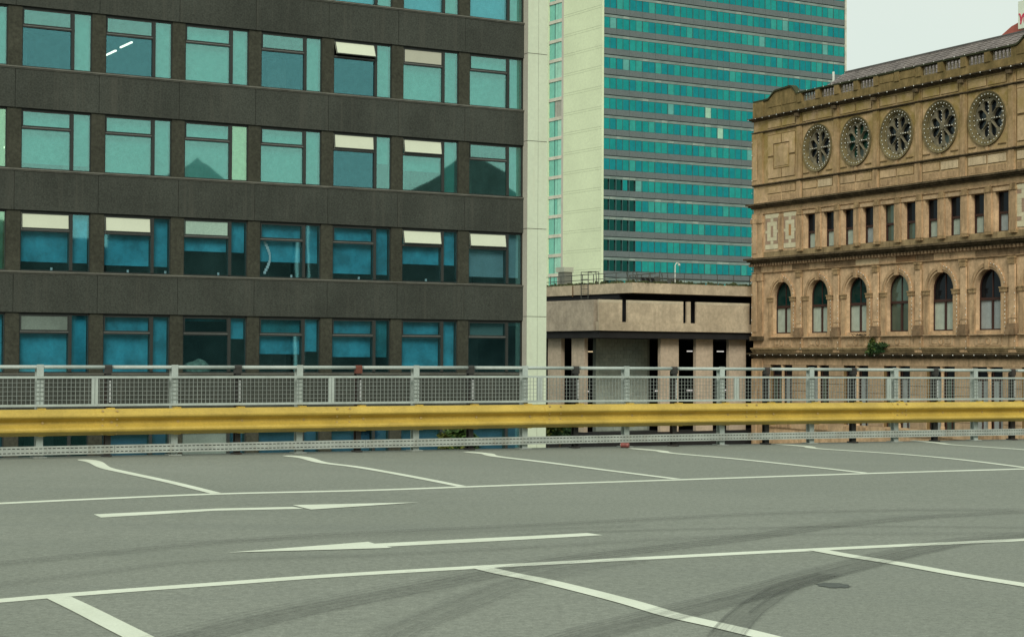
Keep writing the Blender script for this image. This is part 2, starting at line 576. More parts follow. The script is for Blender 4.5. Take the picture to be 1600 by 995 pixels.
GR = thing('guard_rail', 'yellow corrugated steel crash barrier along the far edge of the car park', 'crash barrier', RAIL0, RYAW)
zb = -0.868
prof = [(-0.10, 0.285), (-0.112, 0.28), (-0.178, 0.232), (-0.186, 0.218), (-0.186, 0.205), (-0.178, 0.192), (-0.118, 0.158), (-0.11, 0.146), (-0.11, 0.132),
        (-0.118, 0.12), (-0.178, 0.082), (-0.186, 0.068), (-0.186, 0.052), (-0.178, 0.04), (-0.112, 0.006), (-0.10, 0.0)]
back = [(y + 0.004, z) for y, z in reversed(prof)]
cuts = [-14.2, -11.2, -8.3, -5.44, -2.68, 0.18, 3.2, 5.8, 8.8, 11.8]
for i in range(len(cuts) - 1):
    m = MB()
    off = -0.005 * (i % 2)
    xs = [cuts[i], (cuts[i] + cuts[i + 1]) / 2, cuts[i + 1], cuts[i + 1] + 0.32]
    pts = [(y + off, z + zb) for y, z in prof + back]
    n = len(pts)
    for x in xs:
        m.v += [(x, y + random.uniform(-0.0015, 0.0015), z) for y, z in pts]
    for k in range(len(xs) - 1):
        for q in range(n):
            r = (q + 1) % n
            m.f.append([k * n + q, (k + 1) * n + q, (k + 1) * n + r, k * n + r])
            m.mi.append(0)
    m.f.append([q for q in range(n)])
    m.f.append([3 * n + q for q in reversed(range(n))])
    m.mi += [0, 0]
    m.build('beam_section', m_yellow, GR, smooth=False, warp=warp)
def bolt(m, x, z, r=0.016, y=-0.11):
    m.tube((x, y + 0.01, z), (x, y - 0.012, z), r, 6)
for u in [-13.5 + 0.75 * i for i in range(34)]:
    m = MB()
    bolt(m, u, zb + 0.14)
    m.build('bolt', m_bolt, GR, warp=warp)
    k = MB().box(u - 0.04, u + 0.04, -0.108, -0.03, zb + 0.19, zb + 0.296)
    k.box(u - 0.035, u + 0.035, -0.108, -0.03, zb - 0.004, zb + 0.1)
    k.build('spacer', m_yellow, GR, warp=warp)
for c in cuts[1:-1]:
    m = MB()
    for dx in (0.08, 0.24):
        for dz, y in ((0.262, -0.15), (0.175, -0.14), (0.105, -0.14), (0.018, -0.12)):
            bolt(m, c + dx, zb + dz, 0.012, y - 0.006)
    m.build('bolts', m_bolt, GR, kind='stuff', warp=warp)

RL = thing('railing', 'grey tubular railing with square wire mesh behind the yellow crash barrier', 'railing', RAIL0, RYAW)
u0, u1 = -14.2, 12.0
m = MB()
k = u0
while k < u1:
    m.tube((k, 0, -0.131), (min(k + 1.5, u1), 0, -0.131), 0.021, 10)
    k += 1.5
m.build('handrail', m_galv, RL, smooth=True, warp=warp)
ups = [-14.2, -11.2, -8.25, -5.42, -2.63, 0.175, 3.187, 5.813, 8.8, 11.8]
for a, b in zip(ups[:-1], ups[1:]):
    f = MB()
    f.box(a, b, -0.062, -0.037, -0.252, -0.228)
    f.box(a, b, -0.062, -0.037, -0.556, -0.531)
    f.box(a + 0.003, a + 0.035, -0.06, -0.039, -0.531, -0.252)
    f.box(b - 0.033, b - 0.003, -0.06, -0.039, -0.531, -0.252)
    fo = f.build('mesh_panel', m_galv, RL, warp=warp)
    wm = MB()
    x = a + 0.05
    while x < b - 0.03:
        wm.box(x - 0.0022, x + 0.0022, -0.053, -0.047, -0.531, -0.252)
        x += 0.0485
    z = -0.531 + 0.0465
    while z < -0.26:
        wm.box(a + 0.035, b - 0.033, -0.047, -0.041, z - 0.0022, z + 0.0022)
        z += 0.0465
    wm.build('wire_mesh', m_wire_, fo, kind='stuff', warp=warp)
for i in range(-5, 9):
    u = -0.02 + 1.497 * i
    p = MB().box(u - 0.037, u + 0.037, -0.034, -0.026, -1.16, -0.103)
    p.box(u - 0.004, u + 0.004, -0.026, 0.04, -1.16, -0.103)
    p.box(u - 0.037, u + 0.037, 0.04, 0.048, -1.16, -0.12)
    po = p.build('grey_post', m_galv, RL, warp=warp)
    MB().box(u - 0.07, u + 0.07, -0.08, 0.10, deck_z(*rail_world(u, 0)) + 0.001 - sag(u), deck_z(*rail_world(u, 0)) + 0.012 - sag(u)).build('base_plate', m_galv2, po, warp=warp)
    d = u + 0.75
    p = MB().box(d - 0.030, d + 0.030, -0.022, -0.014, -1.165, -0.16)
    p.box(d - 0.004, d + 0.004, -0.014, 0.05, -1.165, -0.16)
    p.box(d - 0.030, d + 0.030, 0.05, 0.058, -1.165, -0.16)
    po = p.build('dark_post', m_darkpost, RL, warp=warp)
    cl = MB().tube((d - 0.04, 0, -0.131), (d + 0.04, 0, -0.131), 0.028, 10)
    cl.box(d - 0.039, d + 0.039, -0.030, 0.026, -0.2, -0.135)
    cl.build('clamp', m_rust if i == -2 else m_darkpost, po, warp=warp)
    MB().box(d + 0.004, d + 0.022, -0.036, -0.030, -0.515, -0.275).build('strap', m_strap, po, warp=warp)
    MB().box(d - 0.05, d + 0.03, -0.07, 0.08, deck_z(*rail_world(d, 0)) + 0.001 - sag(d), deck_z(*rail_world(d, 0)) + 0.02 - sag(d)).build('base_plate', m_darkpost, po, warp=warp)
# perforated channel: real slots cut between strips
zc0, zc1 = -1.072, -0.978
k = u0
while k < u1 - 0.1:
    e = min(k + 3.0, u1)
    c = MB()
    f0, f1 = -0.075, -0.071
    rows = [(zc0, zc0 + 0.019), (zc0 + 0.029, zc0 + 0.065), (zc0 + 0.075, zc1)]
    for a, b in rows:
        c.box(k + 0.004, e, f0, f1, a, b)
    for a, b in ((zc0 + 0.019, zc0 + 0.029), (zc0 + 0.065, zc0 + 0.075)):
        x = k + 0.004
        while x < e - 0.01:
            c.box(x, min(x + 0.016, e), f0, f1, a, b)
            x += 0.048
    c.box(k + 0.004, e, f1, -0.04, zc1 - 0.004, zc1 - 0.0005)
    c.box(k + 0.004, e, f1, -0.04, zc0 + 0.0005, zc0 + 0.004)
    co = c.build('perforated_channel', m_galv2, RL, warp=warp)
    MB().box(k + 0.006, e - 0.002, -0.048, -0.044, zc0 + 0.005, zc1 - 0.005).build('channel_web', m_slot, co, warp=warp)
    k = e

# crushed drink can lying against the channel
m_can = surf('can red', (0.22, 0.07, 0.06), rough=0.4, patch=0.3, pscale=20)
m_can2 = surf('can white', (0.6, 0.58, 0.52), rough=0.5)
cx, cy = rail_world(1.36, -0.17)
CAN = thing('drink_can', 'small crushed red and white can lying under the perforated channel', 'can', (cx, cy, deck_z(cx, cy) + 0.034), RYAW + 0.7)
b_ = MB().lathe([(0.024, -0.055), (0.032, -0.05), (0.033, -0.02), (0.028, 0.0), (0.033, 0.025), (0.032, 0.048), (0.026, 0.055)], n=12)
o = b_.build('can_body', m_can, CAN, smooth=True)
o.rotation_euler = (pi / 2, 0.2, 0)
e_ = MB().lathe([(0.018, -0.058), (0.026, -0.056), (0.026, -0.05)], n=12).build('can_end', m_can2, CAN)
e_.rotation_euler = (pi / 2, 0.2, 0)

# ------------------------------------------------------------------ office building
OY = R(30.6)
OFF = thing('office_building', 'dark panelled office block with bands of blue green windows and a cream corner pillar', 'office building', (0.4223, 68.8, 0), OY)
m_panel = surf('dark aggregate panel', (0.051, 0.056, 0.046), rough=0.9, patch=0.16, pscale=0.45, grain=0.34, gscale=19, streak=(0.08, 0.08, 0.064), sfac=0.55, sstretch=(3.2, 3.2, 0.10), bump=0.2, spec=0.15)
m_pier = surf('dark pier', (0.05, 0.051, 0.037), rough=0.9, grain=0.3, gscale=9, spec=0.15)
m_frame = surf('dark window frame', (0.03, 0.034, 0.03), rough=0.6, patch=0.1)
m_sill = surf('sill metal', (0.13, 0.13, 0.105), rough=0.6, patch=0.2, pscale=2)
m_frame_highlight = surf('frame edge highlight', (0.2, 0.21, 0.19), rough=0.5)
m_dark = surf('dark interior', (0.035, 0.035, 0.035), rough=0.9, patch=0.3, pscale=0.7)
m_slab = surf('floor slab', (0.05, 0.05, 0.05), rough=0.9)
m_cream = surf('cream cladding', (0.58, 0.645, 0.485), rough=0.7, patch=0.04, pscale=0.3, grain=0.05, gscale=7, streak=(0.52, 0.53, 0.38), sfac=0.3)
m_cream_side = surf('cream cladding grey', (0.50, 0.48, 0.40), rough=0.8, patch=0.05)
m_joint = surf('joint shade', (0.10, 0.085, 0.07))
m_blue = surf('blue roller blind', (0.05, 0.31, 0.35), rough=0.9, patch=0.32, pscale=1.3, grain=0.1, gscale=9)
m_bluegrey = surf('grey blind', (0.20, 0.30, 0.28), rough=0.9, patch=0.15, pscale=0.9)
m_teal = surf('teal blind', (0.07, 0.30, 0.29), rough=0.9, patch=0.12)
m_deep = surf('slate blue blind', (0.05, 0.105, 0.14), rough=0.9, patch=0.2)
m_whiteb = surf('white blind', (0.6, 0.62, 0.55), rough=0.9, patch=0.06)
m_clut = surf('office clutter', (0.11, 0.115, 0.10), patch=0.4)
P_main = pane_mat('glass main', (0.70, 0.80, 0.85), (0.075, 0.165, 0.165))
P_dark = pane_mat('glass clear', (0.62, 0.70, 0.72), (0.06, 0.15, 0.16))
P_light = pane_mat('glass coated', (0.55, 0.70, 0.68), (0.138, 0.243, 0.228))
P_bright = surf('frosted vent', (0.60, 0.645, 0.49), rough=0.25, grain=0.03, patch=0.03, spec=0.6)
P_cream = surf('frosted vent cream', (0.43, 0.43, 0.33), rough=0.25, grain=0.03, patch=0.03, spec=0.6)
P_half = pane_mat('glass silver', (0.5, 0.6, 0.55), (0.27, 0.40, 0.30))
m_tube = emit('office tube lamp', (1.0, 0.93, 0.72), 2.0)
P_pale = surf('pale teal pane', (0.33, 0.47, 0.385), rough=0.2, patch=0.08, pscale=0.7, spec=0.5)
P_grey = surf('grey pane', (0.13, 0.165, 0.14), rough=0.2, patch=0.2, pscale=0.9, spec=0.5)
P_mist = surf('misty pane', (0.17, 0.215, 0.185), rough=0.2, patch=0.12, pscale=0.7, spec=0.5)
OPANE = {'g': P_mist, 'p': P_pale, 'q': P_grey, 'm': P_main, 'd': P_dark, 'l': P_light, 'b': P_bright, 'c': P_cream, 'h': P_half}

BAY, ST = 2.85, 3.405
UJ = -19.72
def sof(s):
    return 1.417 + ST * s
# shared meshes, window-local origin = left edge of window, z = soffit
W_, MULA, MULB = 2.38, 1.665, 1.775
fr = MB()
fr.box(0, W_, 0.10, 0.22, -0.085, 0.0)                 # head
fr.box(0, W_, 0.10, 0.22, -2.03, -1.985)               # bottom rail
fr.box(0, 0.035, 0.10, 0.22, -1.985, -0.085)
fr.box(W_ - 0.035, W_, 0.10, 0.22, -1.985, -0.085)
fr.box(MULA, MULB, 0.07, 0.22, -1.985, -0.085)
fr.box(0.035, MULA, 0.08, 0.22, -0.675, -0.61)
fr.box(0.0, MULA + 0.01, 0.062, 0.08, -0.70, -0.668)
ME_frame = fr.mesh('window_frame', m_frame)
ME_frame_highlight = bx(0.03, MULA, 0.074, 0.08, -0.648, -0.632).mesh('frame_highlight', m_frame_highlight)  # pale line on the transom, its highlight put into the colour
def panem(n, x0, x1, z0, z1, m):
    return bx(x0 - (x0 + x1) / 2, x1 - (x0 + x1) / 2, -0.005, 0.005, z0 - (z0 + z1) / 2, z1 - (z0 + z1) / 2).mesh(n, m), ((x0 + x1) / 2, (z0 + z1) / 2)
PM = {}
for k, m in OPANE.items():
    PM['main', k] = panem('main_pane', 0.036, MULA - 0.001, -1.984, -0.701, m)
    PM['side', k] = panem('side_pane', MULB + 0.001, W_ - 0.036, -1.984, -0.086, m)
    PM['vent', k] = panem('vent_pane', 0.036, MULA - 0.001, -0.609, -0.086, m)
def vent_frame():
    f = MB()
    a, b, z0, z1 = 0.04, MULA - 0.005, -0.26, 0.26
    x = (a + b) / 2
    a, b = a - x, b - x
    f.box(a, b, -0.02, 0.02, z0, z0 + 0.03)
    f.box(a, b, -0.02, 0.02, z1 - 0.03, z1)
    f.box(a, a + 0.03, -0.02, 0.02, z0 + 0.03, z1 - 0.03)
    f.box(b - 0.03, b, -0.02, 0.02, z0 + 0.03, z1 - 0.03)
    return f.mesh('vent_frame', m_frame)
ME_vf = vent_frame()
BL = {}
def blind(parent, kind, x0, x1, drop, loc, top=-0.09):
    key = (kind, x0, round(drop, 2), top)
    if key not in BL:
        mm = {'D': m_deep, 'B': m_blue, 'G': m_bluegrey, 'T': m_teal, 'W': m_whiteb}[kind]
        z1 = top - (1.99 + top) * drop
        b = bx(x0, x1, 0.30, 0.306, z1, top)
        b.box(x0, x1, 0.296, 0.31, z1 - 0.02, z1)
        BL[key] = b.mesh('roller_blind', mm)
    return put('roller_blind', BL[key], parent)
# per storey (top first): per window  (vent, main, side, blind colour, main drop, side drop, vent tilt)
D_ = {
 4: [('l', 'm', 'l', 'T', 1, 1, 0)] * 7,
 3: [('l', 'd', 'l', '', 0, 1, 0), ('l', 'd', 'l', '', 0, 1, 0), ('l', 'l', 'l', 'T', 1, 1, 0), ('l', 'd', 'l', '', 0, 1, 0), ('b', 'd', 'l', '', 0, 1, 22), ('c', 'l', 'l', 'T', 1, 1, 0), ('l', 'l', 'l', 'T', 1, 1, 0)],
 2: [('l', 'l', 'l', 'T', .9, .9, 0), ('l', 'l', 'l', 'T', 1, 1, 0), ('l', 'l', 'h', 'T', 1, 1, 0), ('l', 'l', 'l', 'T', 1, 1, 0), ('b', 'd', 'l', '', 0, .5, 6), ('b', 'l', 'l', 'T', .6, 1, 10), ('l', 'l', 'l', '', 0, 1, 0)],
 1: [('b', 'm', 'm', 'B', .84, .84, 3), ('b', 'm', 'm', 'B', .86, .86, 5), ('p', 'm', 'm', 'B', .55, .55, 0), ('m', 'm', 'm', 'B', .70, .70, 0), ('m', 'm', 'm', 'B', .88, .88, 0), ('b', 'm', 'm', 'B', .65, .65, 12), ('b', 'm', 'm', 'G', .86, .86, 10)],
 0: [('q', 'm', 'm', 'B', 1, 1, 0), ('m', 'm', 'm', 'B', 1, 1, 0), ('d', 'd', 'm', 'B', .05, .37, 0), ('d', 'm', 'm', 'B', .65, .6, 0), ('m', 'm', 'd', 'B', .7, .7, 0), ('m', 'm', 'm', 'B', .9, .9, 0), ('d', 'd', 'd', 'G', .28, .05, 0)],
 -1: [('d', 'd', 'd', '', 0, 0, 0), ('m', 'm', 'm', 'D', 1, 1, 0), ('d', 'g', 'm', 'D', 1, 1, 0), ('m', 'm', 'm', 'D', .9, .9, 0), ('m', 'm', 'm', 'D', 1, .9, 0), ('m', 'm', 'm', 'D', 1, 1, 0), ('d', 'm', 'm', 'D', .9, .8, 0)],
}
def office_window(s, k):
    z, x = sof(s), UJ + BAY * k + 0.23
    vt, mn, sd, bc, dm, ds, tilt = D_[s][k % 7] if s in D_ else D_[3][(k * 3 + s) % 7]
    if k < 0:
        vt, mn, sd, bc, dm, ds, tilt = random.choice(D_[s]) if s in D_ else D_[3][0]
        if s == 1 and k == -1:
            sd, ds = 'h', 1
    w_ = put('window', ME_frame, OFF, (x, 0, z))
    put('frame_highlight', ME_frame_highlight, w_)
    for nm, kk, y in (('main', mn, 0.13), ('side', sd, 0.13)):
        me, (px, pz) = PM[nm, kk]
        put(nm + '_pane', me, w_, (px, y, pz), rot=(R(random.uniform(-.25, .25)), 0, R(random.uniform(-.35, .35))))
    me, (px, pz) = PM['vent', vt]
    t_ = -R(tilt)
    # top hung: turns about its top edge
    oy, oz = 0.095 - sin(-t_) * 0.26, pz + 0.26 - cos(t_) * 0.26
    put('vent_pane', me, w_, (px, oy, oz), rot=(t_, 0, R(random.uniform(-.3, .3)) if not tilt else 0))
    put('vent_frame', ME_vf, w_, (px, oy, oz), rot=(t_, 0, 0))
    if bc:
        if dm:
            blind(w_, bc, 0.04, MULA, dm, x)
        if ds:
            blind(w_, bc, MULB, W_ - 0.04, ds, x)
    elif ds:
        blind(w_, 'T', MULB, W_ - 0.04, ds, x)
    if vt in 'l' and not (bc and dm):
        blind(w_, 'T', 0.05, MULA - 0.01, 1.0, x, -0.09) if False else None
ME_sp = bx(0.008, BAY - 0.008, 0.0, 0.12, -ST, -2.115).mesh('spandrel_panel', m_panel)
ME_sp.name = 'spandrel_panel'
ME_pier = bx(0.0, BAY - W_, 0.055, 0.3, -2.03, 0.0).mesh('pier', m_pier)
ME_sill = MB()
ME_sill.box(0, BAY, -0.05, 0.13, -2.075, -2.032)
ME_sill.box(0, BAY, -0.02, 0.118, -2.112, -2.076)
ME_sill = ME_sill.mesh('sill', m_sill)
K0, K1 = -4, 7
for s in range(-2, 6):
    z = sof(s)
    for k in range(K0, K1):
        x = UJ + BAY * k
        put('spandrel_panel', ME_sp, OFF, (x, random.uniform(-0.004, 0.004), z))
        put('pier', ME_pier, OFF, (x + 0.23 + W_, 0, z))
        put('sill', ME_sill, OFF, (x, 0, z))
        office_window(s, k)
    xa, xb = UJ + BAY * K0 + 0.01, -0.02
    bx(xa, xb, 0.125, 7.0, z - ST, z - 2.035).build('floor_slab', m_slab, OFF)
    bx(xa, xb, 5.0, 5.2, z - 2.03, z - 0.001).build('interior_wall', m_dark, OFF)
    for k in range(K0, K1):
        if (k * 5 + s * 3) % 3 == 0:
            q = UJ + BAY * k + random.uniform(0.3, 1.6)
            hgt = random.uniform(0.5, 1.5)
            bx(q, q + random.uniform(0.3, 0.9), 1.6, 2.1, z - 2.03, z - 2.03 + hgt).build('cabinet', m_clut, OFF)
# top cap and blank lower storeys
bx(UJ + BAY * K0, -0.02, 0.02, 20, sof(6) - ST + 0.002, sof(6) - ST + 1.6).build('roof_parapet', m_panel, OFF)
bx(UJ + BAY * K0, -0.02, 0.06, 20, STREET, sof(-2) - ST - 0.002).build('base_wall', m_pier, OFF)
bx(UJ + BAY * K0, -0.02, 7.1, 20, STREET + 0.01, sof(6) - ST).build('rear_block', m_slab, OFF)
bx(UJ + BAY * K0 - 0.3, UJ + BAY * K0 - 0.002, 0.02, 20, STREET, sof(6)).build('end_wall', m_panel, OFF)
bx(-0.018, 0.009, 0.31, 20, STREET + 0.02, sof(6) - 0.01).build('end_wall', m_dark, OFF)
# lamps seen through two windows of the second storey from the top
for x, y, zz in ((UJ + BAY + 1.25, 2.2, sof(3) - 0.85), (UJ + BAY + 2.1, 3.0, sof(3) - 0.35), (UJ + 0.4, 2.6, sof(2) - 1.05)):
    bx(x, x + 0.06, y, y + 1.3, zz, zz + 0.05).build('tube_lamp', m_tube, OFF)
# things on the sills of one storey, seen in the gap under the blinds
m_mug = surf('white mug', (0.6, 0.62, 0.55))
ME_mug = MB().lathe([(0.035, 0), (0.04, 0.02), (0.04, 0.1), (0.037, 0.1)], n=8).mesh('mug', m_mug)
MUGS = ((0.95, 'leftmost main'), (3.6, 'second main'), (4.95, 'second narrow'), (6.9, 'third main'), (9.7, 'fourth main'), (12.4, 'fifth main'), (15.2, 'sixth main'))
for x, wn_ in MUGS:
    o = put('mug', ME_mug, None, Vector((0.4223, 68.8, 0)) + Matrix.Rotation(OY, 3, 'Z') @ Vector((UJ + 0.4 + x, 0.27, sof(1) - 1.985)))
    tag(o, 'small white mug on the sill behind the ' + wn_ + ' pane of blue blinds', 'mug', 'white mugs on the office sills')

def offw(x, y, z):
    return Vector((0.4223, 68.8, 0)) + Matrix.Rotation(OY, 3, 'Z') @ Vector((x, y, z))
xt_ = UJ + 3 * BAY + 0.23
PS = thing('paper_strip', 'curved white paper strip hanging inside the fourth window of the blue blind row', 'paper strip', offw(xt_, 0.22, sof(1) - 0.70), OY)
pm_ = MB()
pp = [(0.22 + 0.22 * sin(pi * i / 12) ** 1.2, -1.18 * i / 12) for i in range(13)]
for (xa, za), (xb, zb9) in zip(pp[:-1], pp[1:]):
    pm_.box(min(xa, xb) - .005, max(xa, xb) + .05, 0, .006, zb9, za)
pm_.build('strip', m_whiteb, PS)
PB = thing('plastic_bag', 'crumpled pale green bag behind the third window just above the railing', 'bag', offw(UJ + 2 * BAY + 0.9, 0.55, sof(0) - 1.985), OY)
m_bag = surf('pale plastic', (0.30, 0.42, 0.33), rough=0.4, patch=0.4, pscale=6)
bb_ = MB().lathe([(.45, 0), (.52, .12), (.46, .25), (.3, .36), (.1, .42)], n=14)
bb_.v = [(x * (1 + .12 * sin(7 * z * x + 3 * x)), y * .5, z * (1 + .15 * sin(9 * x))) for x, y, z in bb_.v]
bb_.build('bag_body', m_bag, PB)
# corner pillar of cream panels
PW = 0.886
bx(0.012, PW - 0.012, -0.285, 3.0, STREET, sof(6)).build('pillar_core', m_joint, OFF)
ME_c1 = bx(0.0, 0.47, -0.3, -0.288, 0.012, ST - 0.012).mesh('cladding_panel', m_cream)
ME_c2 = bx(0.483, PW, -0.3, -0.288, 0.012, ST - 0.012).mesh('cladding_panel', m_cream)
ME_c3 = bx(0.0, 0.010, -0.287, 0.2, 0.012, ST - 0.012).mesh('return_panel', m_cream_side)
for s in range(-5, 5):
    z = 1.575 + ST * s
    if z > sof(6):
        continue
    for me in (ME_c1, ME_c2, ME_c3):
        put('cladding_panel' if me is not ME_c3 else 'return_panel', me, OFF, (0, 0, z))
bx(PW - 0.01, PW, -0.287, 3.0, STREET + 0.01, sof(6)).build('return_panel', m_cream_side, OFF)

# ------------------------------------------------------------------ high-rise tower
TY = R(31.75)
TOW = thing('tower_block', 'tall tower of teal ribbon windows with a cream blank side wall', 'tower block', (15.6408, 306, 0), TY)
m_tspan = surf('grey spandrel', (0.125, 0.15, 0.147), rough=0.6, patch=0.06, pscale=0.2, grain=0.12, gscale=3.5, streak=(0.17, 0.185, 0.175), sfac=0.3)
m_tcream = surf('board marked cream wall', (0.66, 0.74, 0.50), rough=0.85, patch=0.05, pscale=0.12, grain=0.06, gscale=2.5, streak=(0.58, 0.65, 0.44), sfac=0.4, sstretch=(0.5, 0.5, 1.6))
m_tline = surf('tower shade line', (0.028, 0.06, 0.055))
m_thead = surf('window head strip', (0.19, 0.25, 0.22), patch=0.15, pscale=0.5)
m_tbright = surf('head strip pale', (0.28, 0.34, 0.29))
m_tpink = surf('pale frame', (0.50, 0.47, 0.40), patch=0.06)
m_tmull = surf('tower mullion', (0.05, 0.12, 0.115))
m_tscreen = surf('tower cream band', (0.58, 0.57, 0.46))
TP = [far_pane('tower pane ' + n, d, r) for n, d, r in (
    ('deep', (0.006, 0.15, 0.165), (0.01, 0.085, 0.085)), ('teal', (0.008, 0.175, 0.165), (0.01, 0.09, 0.085)),
    ('green', (0.014, 0.205, 0.18), (0.012, 0.10, 0.09)), ('sea', (0.03, 0.235, 0.195), (0.015, 0.10, 0.09)),
    ('grey', (0.10, 0.27, 0.235), (0.02, 0.10, 0.09)), ('dark', (0.004, 0.04, 0.035), (0.006, 0.03, 0.025)),
    ('pale', (0.32, 0.5, 0.36), (0.03, 0.08, 0.07)))]
def tpick(i, k):
    if i < 5 and k <= 4:
        return 5 if random.random() < 0.8 else 1
    r = random.random()
    return 0 if r < .36 else 1 if r < .72 else 2 if r < .90 else 3 if r < .965 else 4 if r < .992 else 6
FP, PWD = 3.515, 1.3895
TZ = 17.37
ME_tp = [bx(0.05, PWD - 0.05, 0.10, 0.14, -2.34, -0.50).mesh('window_pane', m) for m in TP]
ME_tpn = [bx(0.05, PWD - 0.36, 0.10, 0.14, -2.34, -0.50).mesh('window_pane', m) for m in TP]
ME_tsp = bx(0.02, 2 * PWD - 0.02, 0, 0.12, -FP + 0.12, -2.38).mesh('spandrel_panel', m_tspan)
ME_thd = bx(0.02, 2 * PWD - 0.02, 0.07, 0.12, -0.46, -0.02).mesh('head_panel', m_thead)
stuffp, stuffs = MB(), MB()
for k in range(-2, 18):
    z = TZ + FP * k
    vis = -1 <= k <= 13
    for i in range(40):
        j = tpick(i, k)
        x = i * PWD
        if vis and i < 20:
            put('window_pane', ME_tp[j] if not (i < 5 and k <= 4) else ME_tpn[j], TOW, (x, random.uniform(0, .012), z))
        else:
            stuffp.box(x + 0.05, x + PWD - 0.05, 0.10, 0.14, z - 2.34, z - 0.50, j)
    for i in range(20):
        if vis:
            put('spandrel_panel', ME_tsp, TOW, (i * 2 * PWD, random.uniform(-.006, .006), z))
        else:
            stuffs.box(i * 2 * PWD + 0.02, (i + 1) * 2 * PWD - 0.02, 0, 0.12, z - FP + 0.12, z - 2.38)
    h = MB()
    h.box(0.02, 40 * PWD - 0.02, 0.07, 0.12, z - 0.46, z - 0.02)
    h.build('head_strip', m_thead, TOW)
    hb = MB()
    for i in range(40):
        if random.random() < (0.07 if not (i < 5 and k <= 4) else 0.5):
            hb.box(i * PWD + 0.08, (i + 1) * PWD - 0.08, 0.055, 0.069, z - 0.44, z - 0.06)
    if hb.v:
        hb.build('head_panels', m_tbright, TOW, kind='stuff')
    bx(0.0, 40 * PWD, 0.125, 0.6, z - 0.018, z + 0.118).build('shadow_gap', m_tline, TOW)
stuffp.build('window_panes', TP, TOW, kind='stuff')
stuffs.build('spandrel_panels', m_tspan, TOW, kind='stuff')
mu = MB()
for i in range(41):
    d = 0.05 if i % 2 else 0.075
    for k in range(-2, 18):
        z = TZ + FP * k
        mu.box(i * PWD - d, i * PWD + d, 0.04 if i % 2 == 0 else 0.08, 0.15, z - 2.37, z - 0.47)
mu.build('mullions', m_tmull, TOW, kind='stuff')
zt, zb_ = TZ + FP * 17 + 0.3, STREET
bx(0.0, 40 * PWD, 0.6, 20.0, zb_, zt).build('core', m_tline, TOW)
bx(0.01, 40 * PWD - 0.01, 0.01, 0.58, zb_, TZ - 3 * FP + 0.1).build('podium_wall', m_tspan, TOW)
bx(40 * PWD + 0.002, 40 * PWD + 0.35, -0.15, 20, zb_, zt).build('corner_fin', m_tscreen, TOW)
ME_w1 = bx(-0.35, -0.002, 0.0, 12.05, 0.0, 3.07).mesh('wall_panel', m_tcream)
ME_w2 = bx(-0.35, -0.002, 0.0, 12.05, 3.11, FP - 0.045).mesh('wall_panel', m_tcream)
ME_w3 = bx(-0.40, -0.352, -0.06, 0.16, 0, FP).mesh('edge_strip', m_tcream)
for k in range(-8, 17):
    z = 60.72 - FP * 13 + FP * k + 0.35
    if z > zt:
        continue
    put('wall_panel', ME_w1, TOW, (0, 0, z))
    put('wall_panel', ME_w2, TOW, (0, 0, z))
bx(-0.33, -0.01, 0.01, 12.04, zb_, zt + 2.5).build('wall_backing', surf('groove shade', (0.30, 0.33, 0.23)), TOW)
bx(-0.42, -0.003, -0.14, -0.002, zb_, zt + 2.5).build('edge_strip', m_tcream, TOW)
bx(-0.30, -0.003, 12.05, 12.75, zb_, zt + 2.5).build('edge_strip', m_tpink, TOW)
bx(-0.35, -0.003, 16.9, 20.4, zb_, zt + 2.5).build('rear_wall_strip', m_tcream, TOW)
TG = [far_pane('stair pane ' + n, d, r) for n, d, r in (('a', (0.12, 0.36, 0.27), (0.1, 0.18, 0.15)), ('b', (0.2, 0.44, 0.34), (0.1, 0.18, 0.15)), ('c', (0.28, 0.5, 0.38), (0.1, 0.15, 0.13)), ('d', (0.34, 0.31, 0.26), (0.05, 0.08, 0.07)))]
ME_sb = bx(-0.36, -0.003, 12.76, 16.88, -0.30, 0.28).mesh('landing_band', m_tscreen)
for k in range(-8, 17):
    z = 60.45 - FP * 13 + FP * k
    put('landing_band', ME_sb, TOW, (0, 0, z))
    a, b = random.choice(((0, 1), (0, 2), (1, 2), (0, 3), (0, 1)))
    for y0, y1, q in ((12.76, 14.1, b), (14.2, 15.0, random.choice((b, 0))), (15.06, 16.88, a)):
        bx(-0.20, -0.12, y0, y1, z + 0.30, z + FP - 0.31).build('stair_pane', TG[q], TOW)
    bx(-0.28, -0.1, 15.01, 15.05, z + 0.3, z + FP - 0.31).build('stair_mullion', m_tmull, TOW)

# ------------------------------------------------------------------ low concrete building
CY = R(34)
CON = thing('concrete_building', 'low brutalist concrete building with heavy roof slab and square columns', 'building', (4.9112, 100, 0), CY)
m_conc = surf('weathered concrete', (0.53, 0.445, 0.315), rough=0.92, patch=0.2, pscale=0.7, grain=0.16, gscale=5, streak=(0.36, 0.295, 0.21), sfac=0.65, sstretch=(1.6, 1.6, 0.25), sp=(0.45, 0.75), spec=0.15)
m_conc2 = surf('concrete shaded', (0.44, 0.375, 0.285), rough=0.92, patch=0.2, pscale=0.7, grain=0.16, gscale=5, streak=(0.29, 0.25, 0.19), sfac=0.6, sstretch=(1.6, 1.6, 0.25), spec=0.15)  # darker copy of the concrete: shade of the left face put into the colour
m_col = surf('column concrete', (0.53, 0.435, 0.325), rough=0.92, patch=0.1, pscale=0.7, grain=0.14, gscale=5, streak=(0.42, 0.34, 0.25), sfac=0.5, sstretch=(1.6, 1.6, 0.25), spec=0.15)
m_cap = surf('concrete pale edge', (0.58, 0.51, 0.37), patch=0.12, grain=0.12, gscale=6)
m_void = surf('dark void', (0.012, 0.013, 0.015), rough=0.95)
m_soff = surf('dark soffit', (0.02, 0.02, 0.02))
m_tubew = emit('car park tube', (1.0, 0.95, 0.86), 0.45)
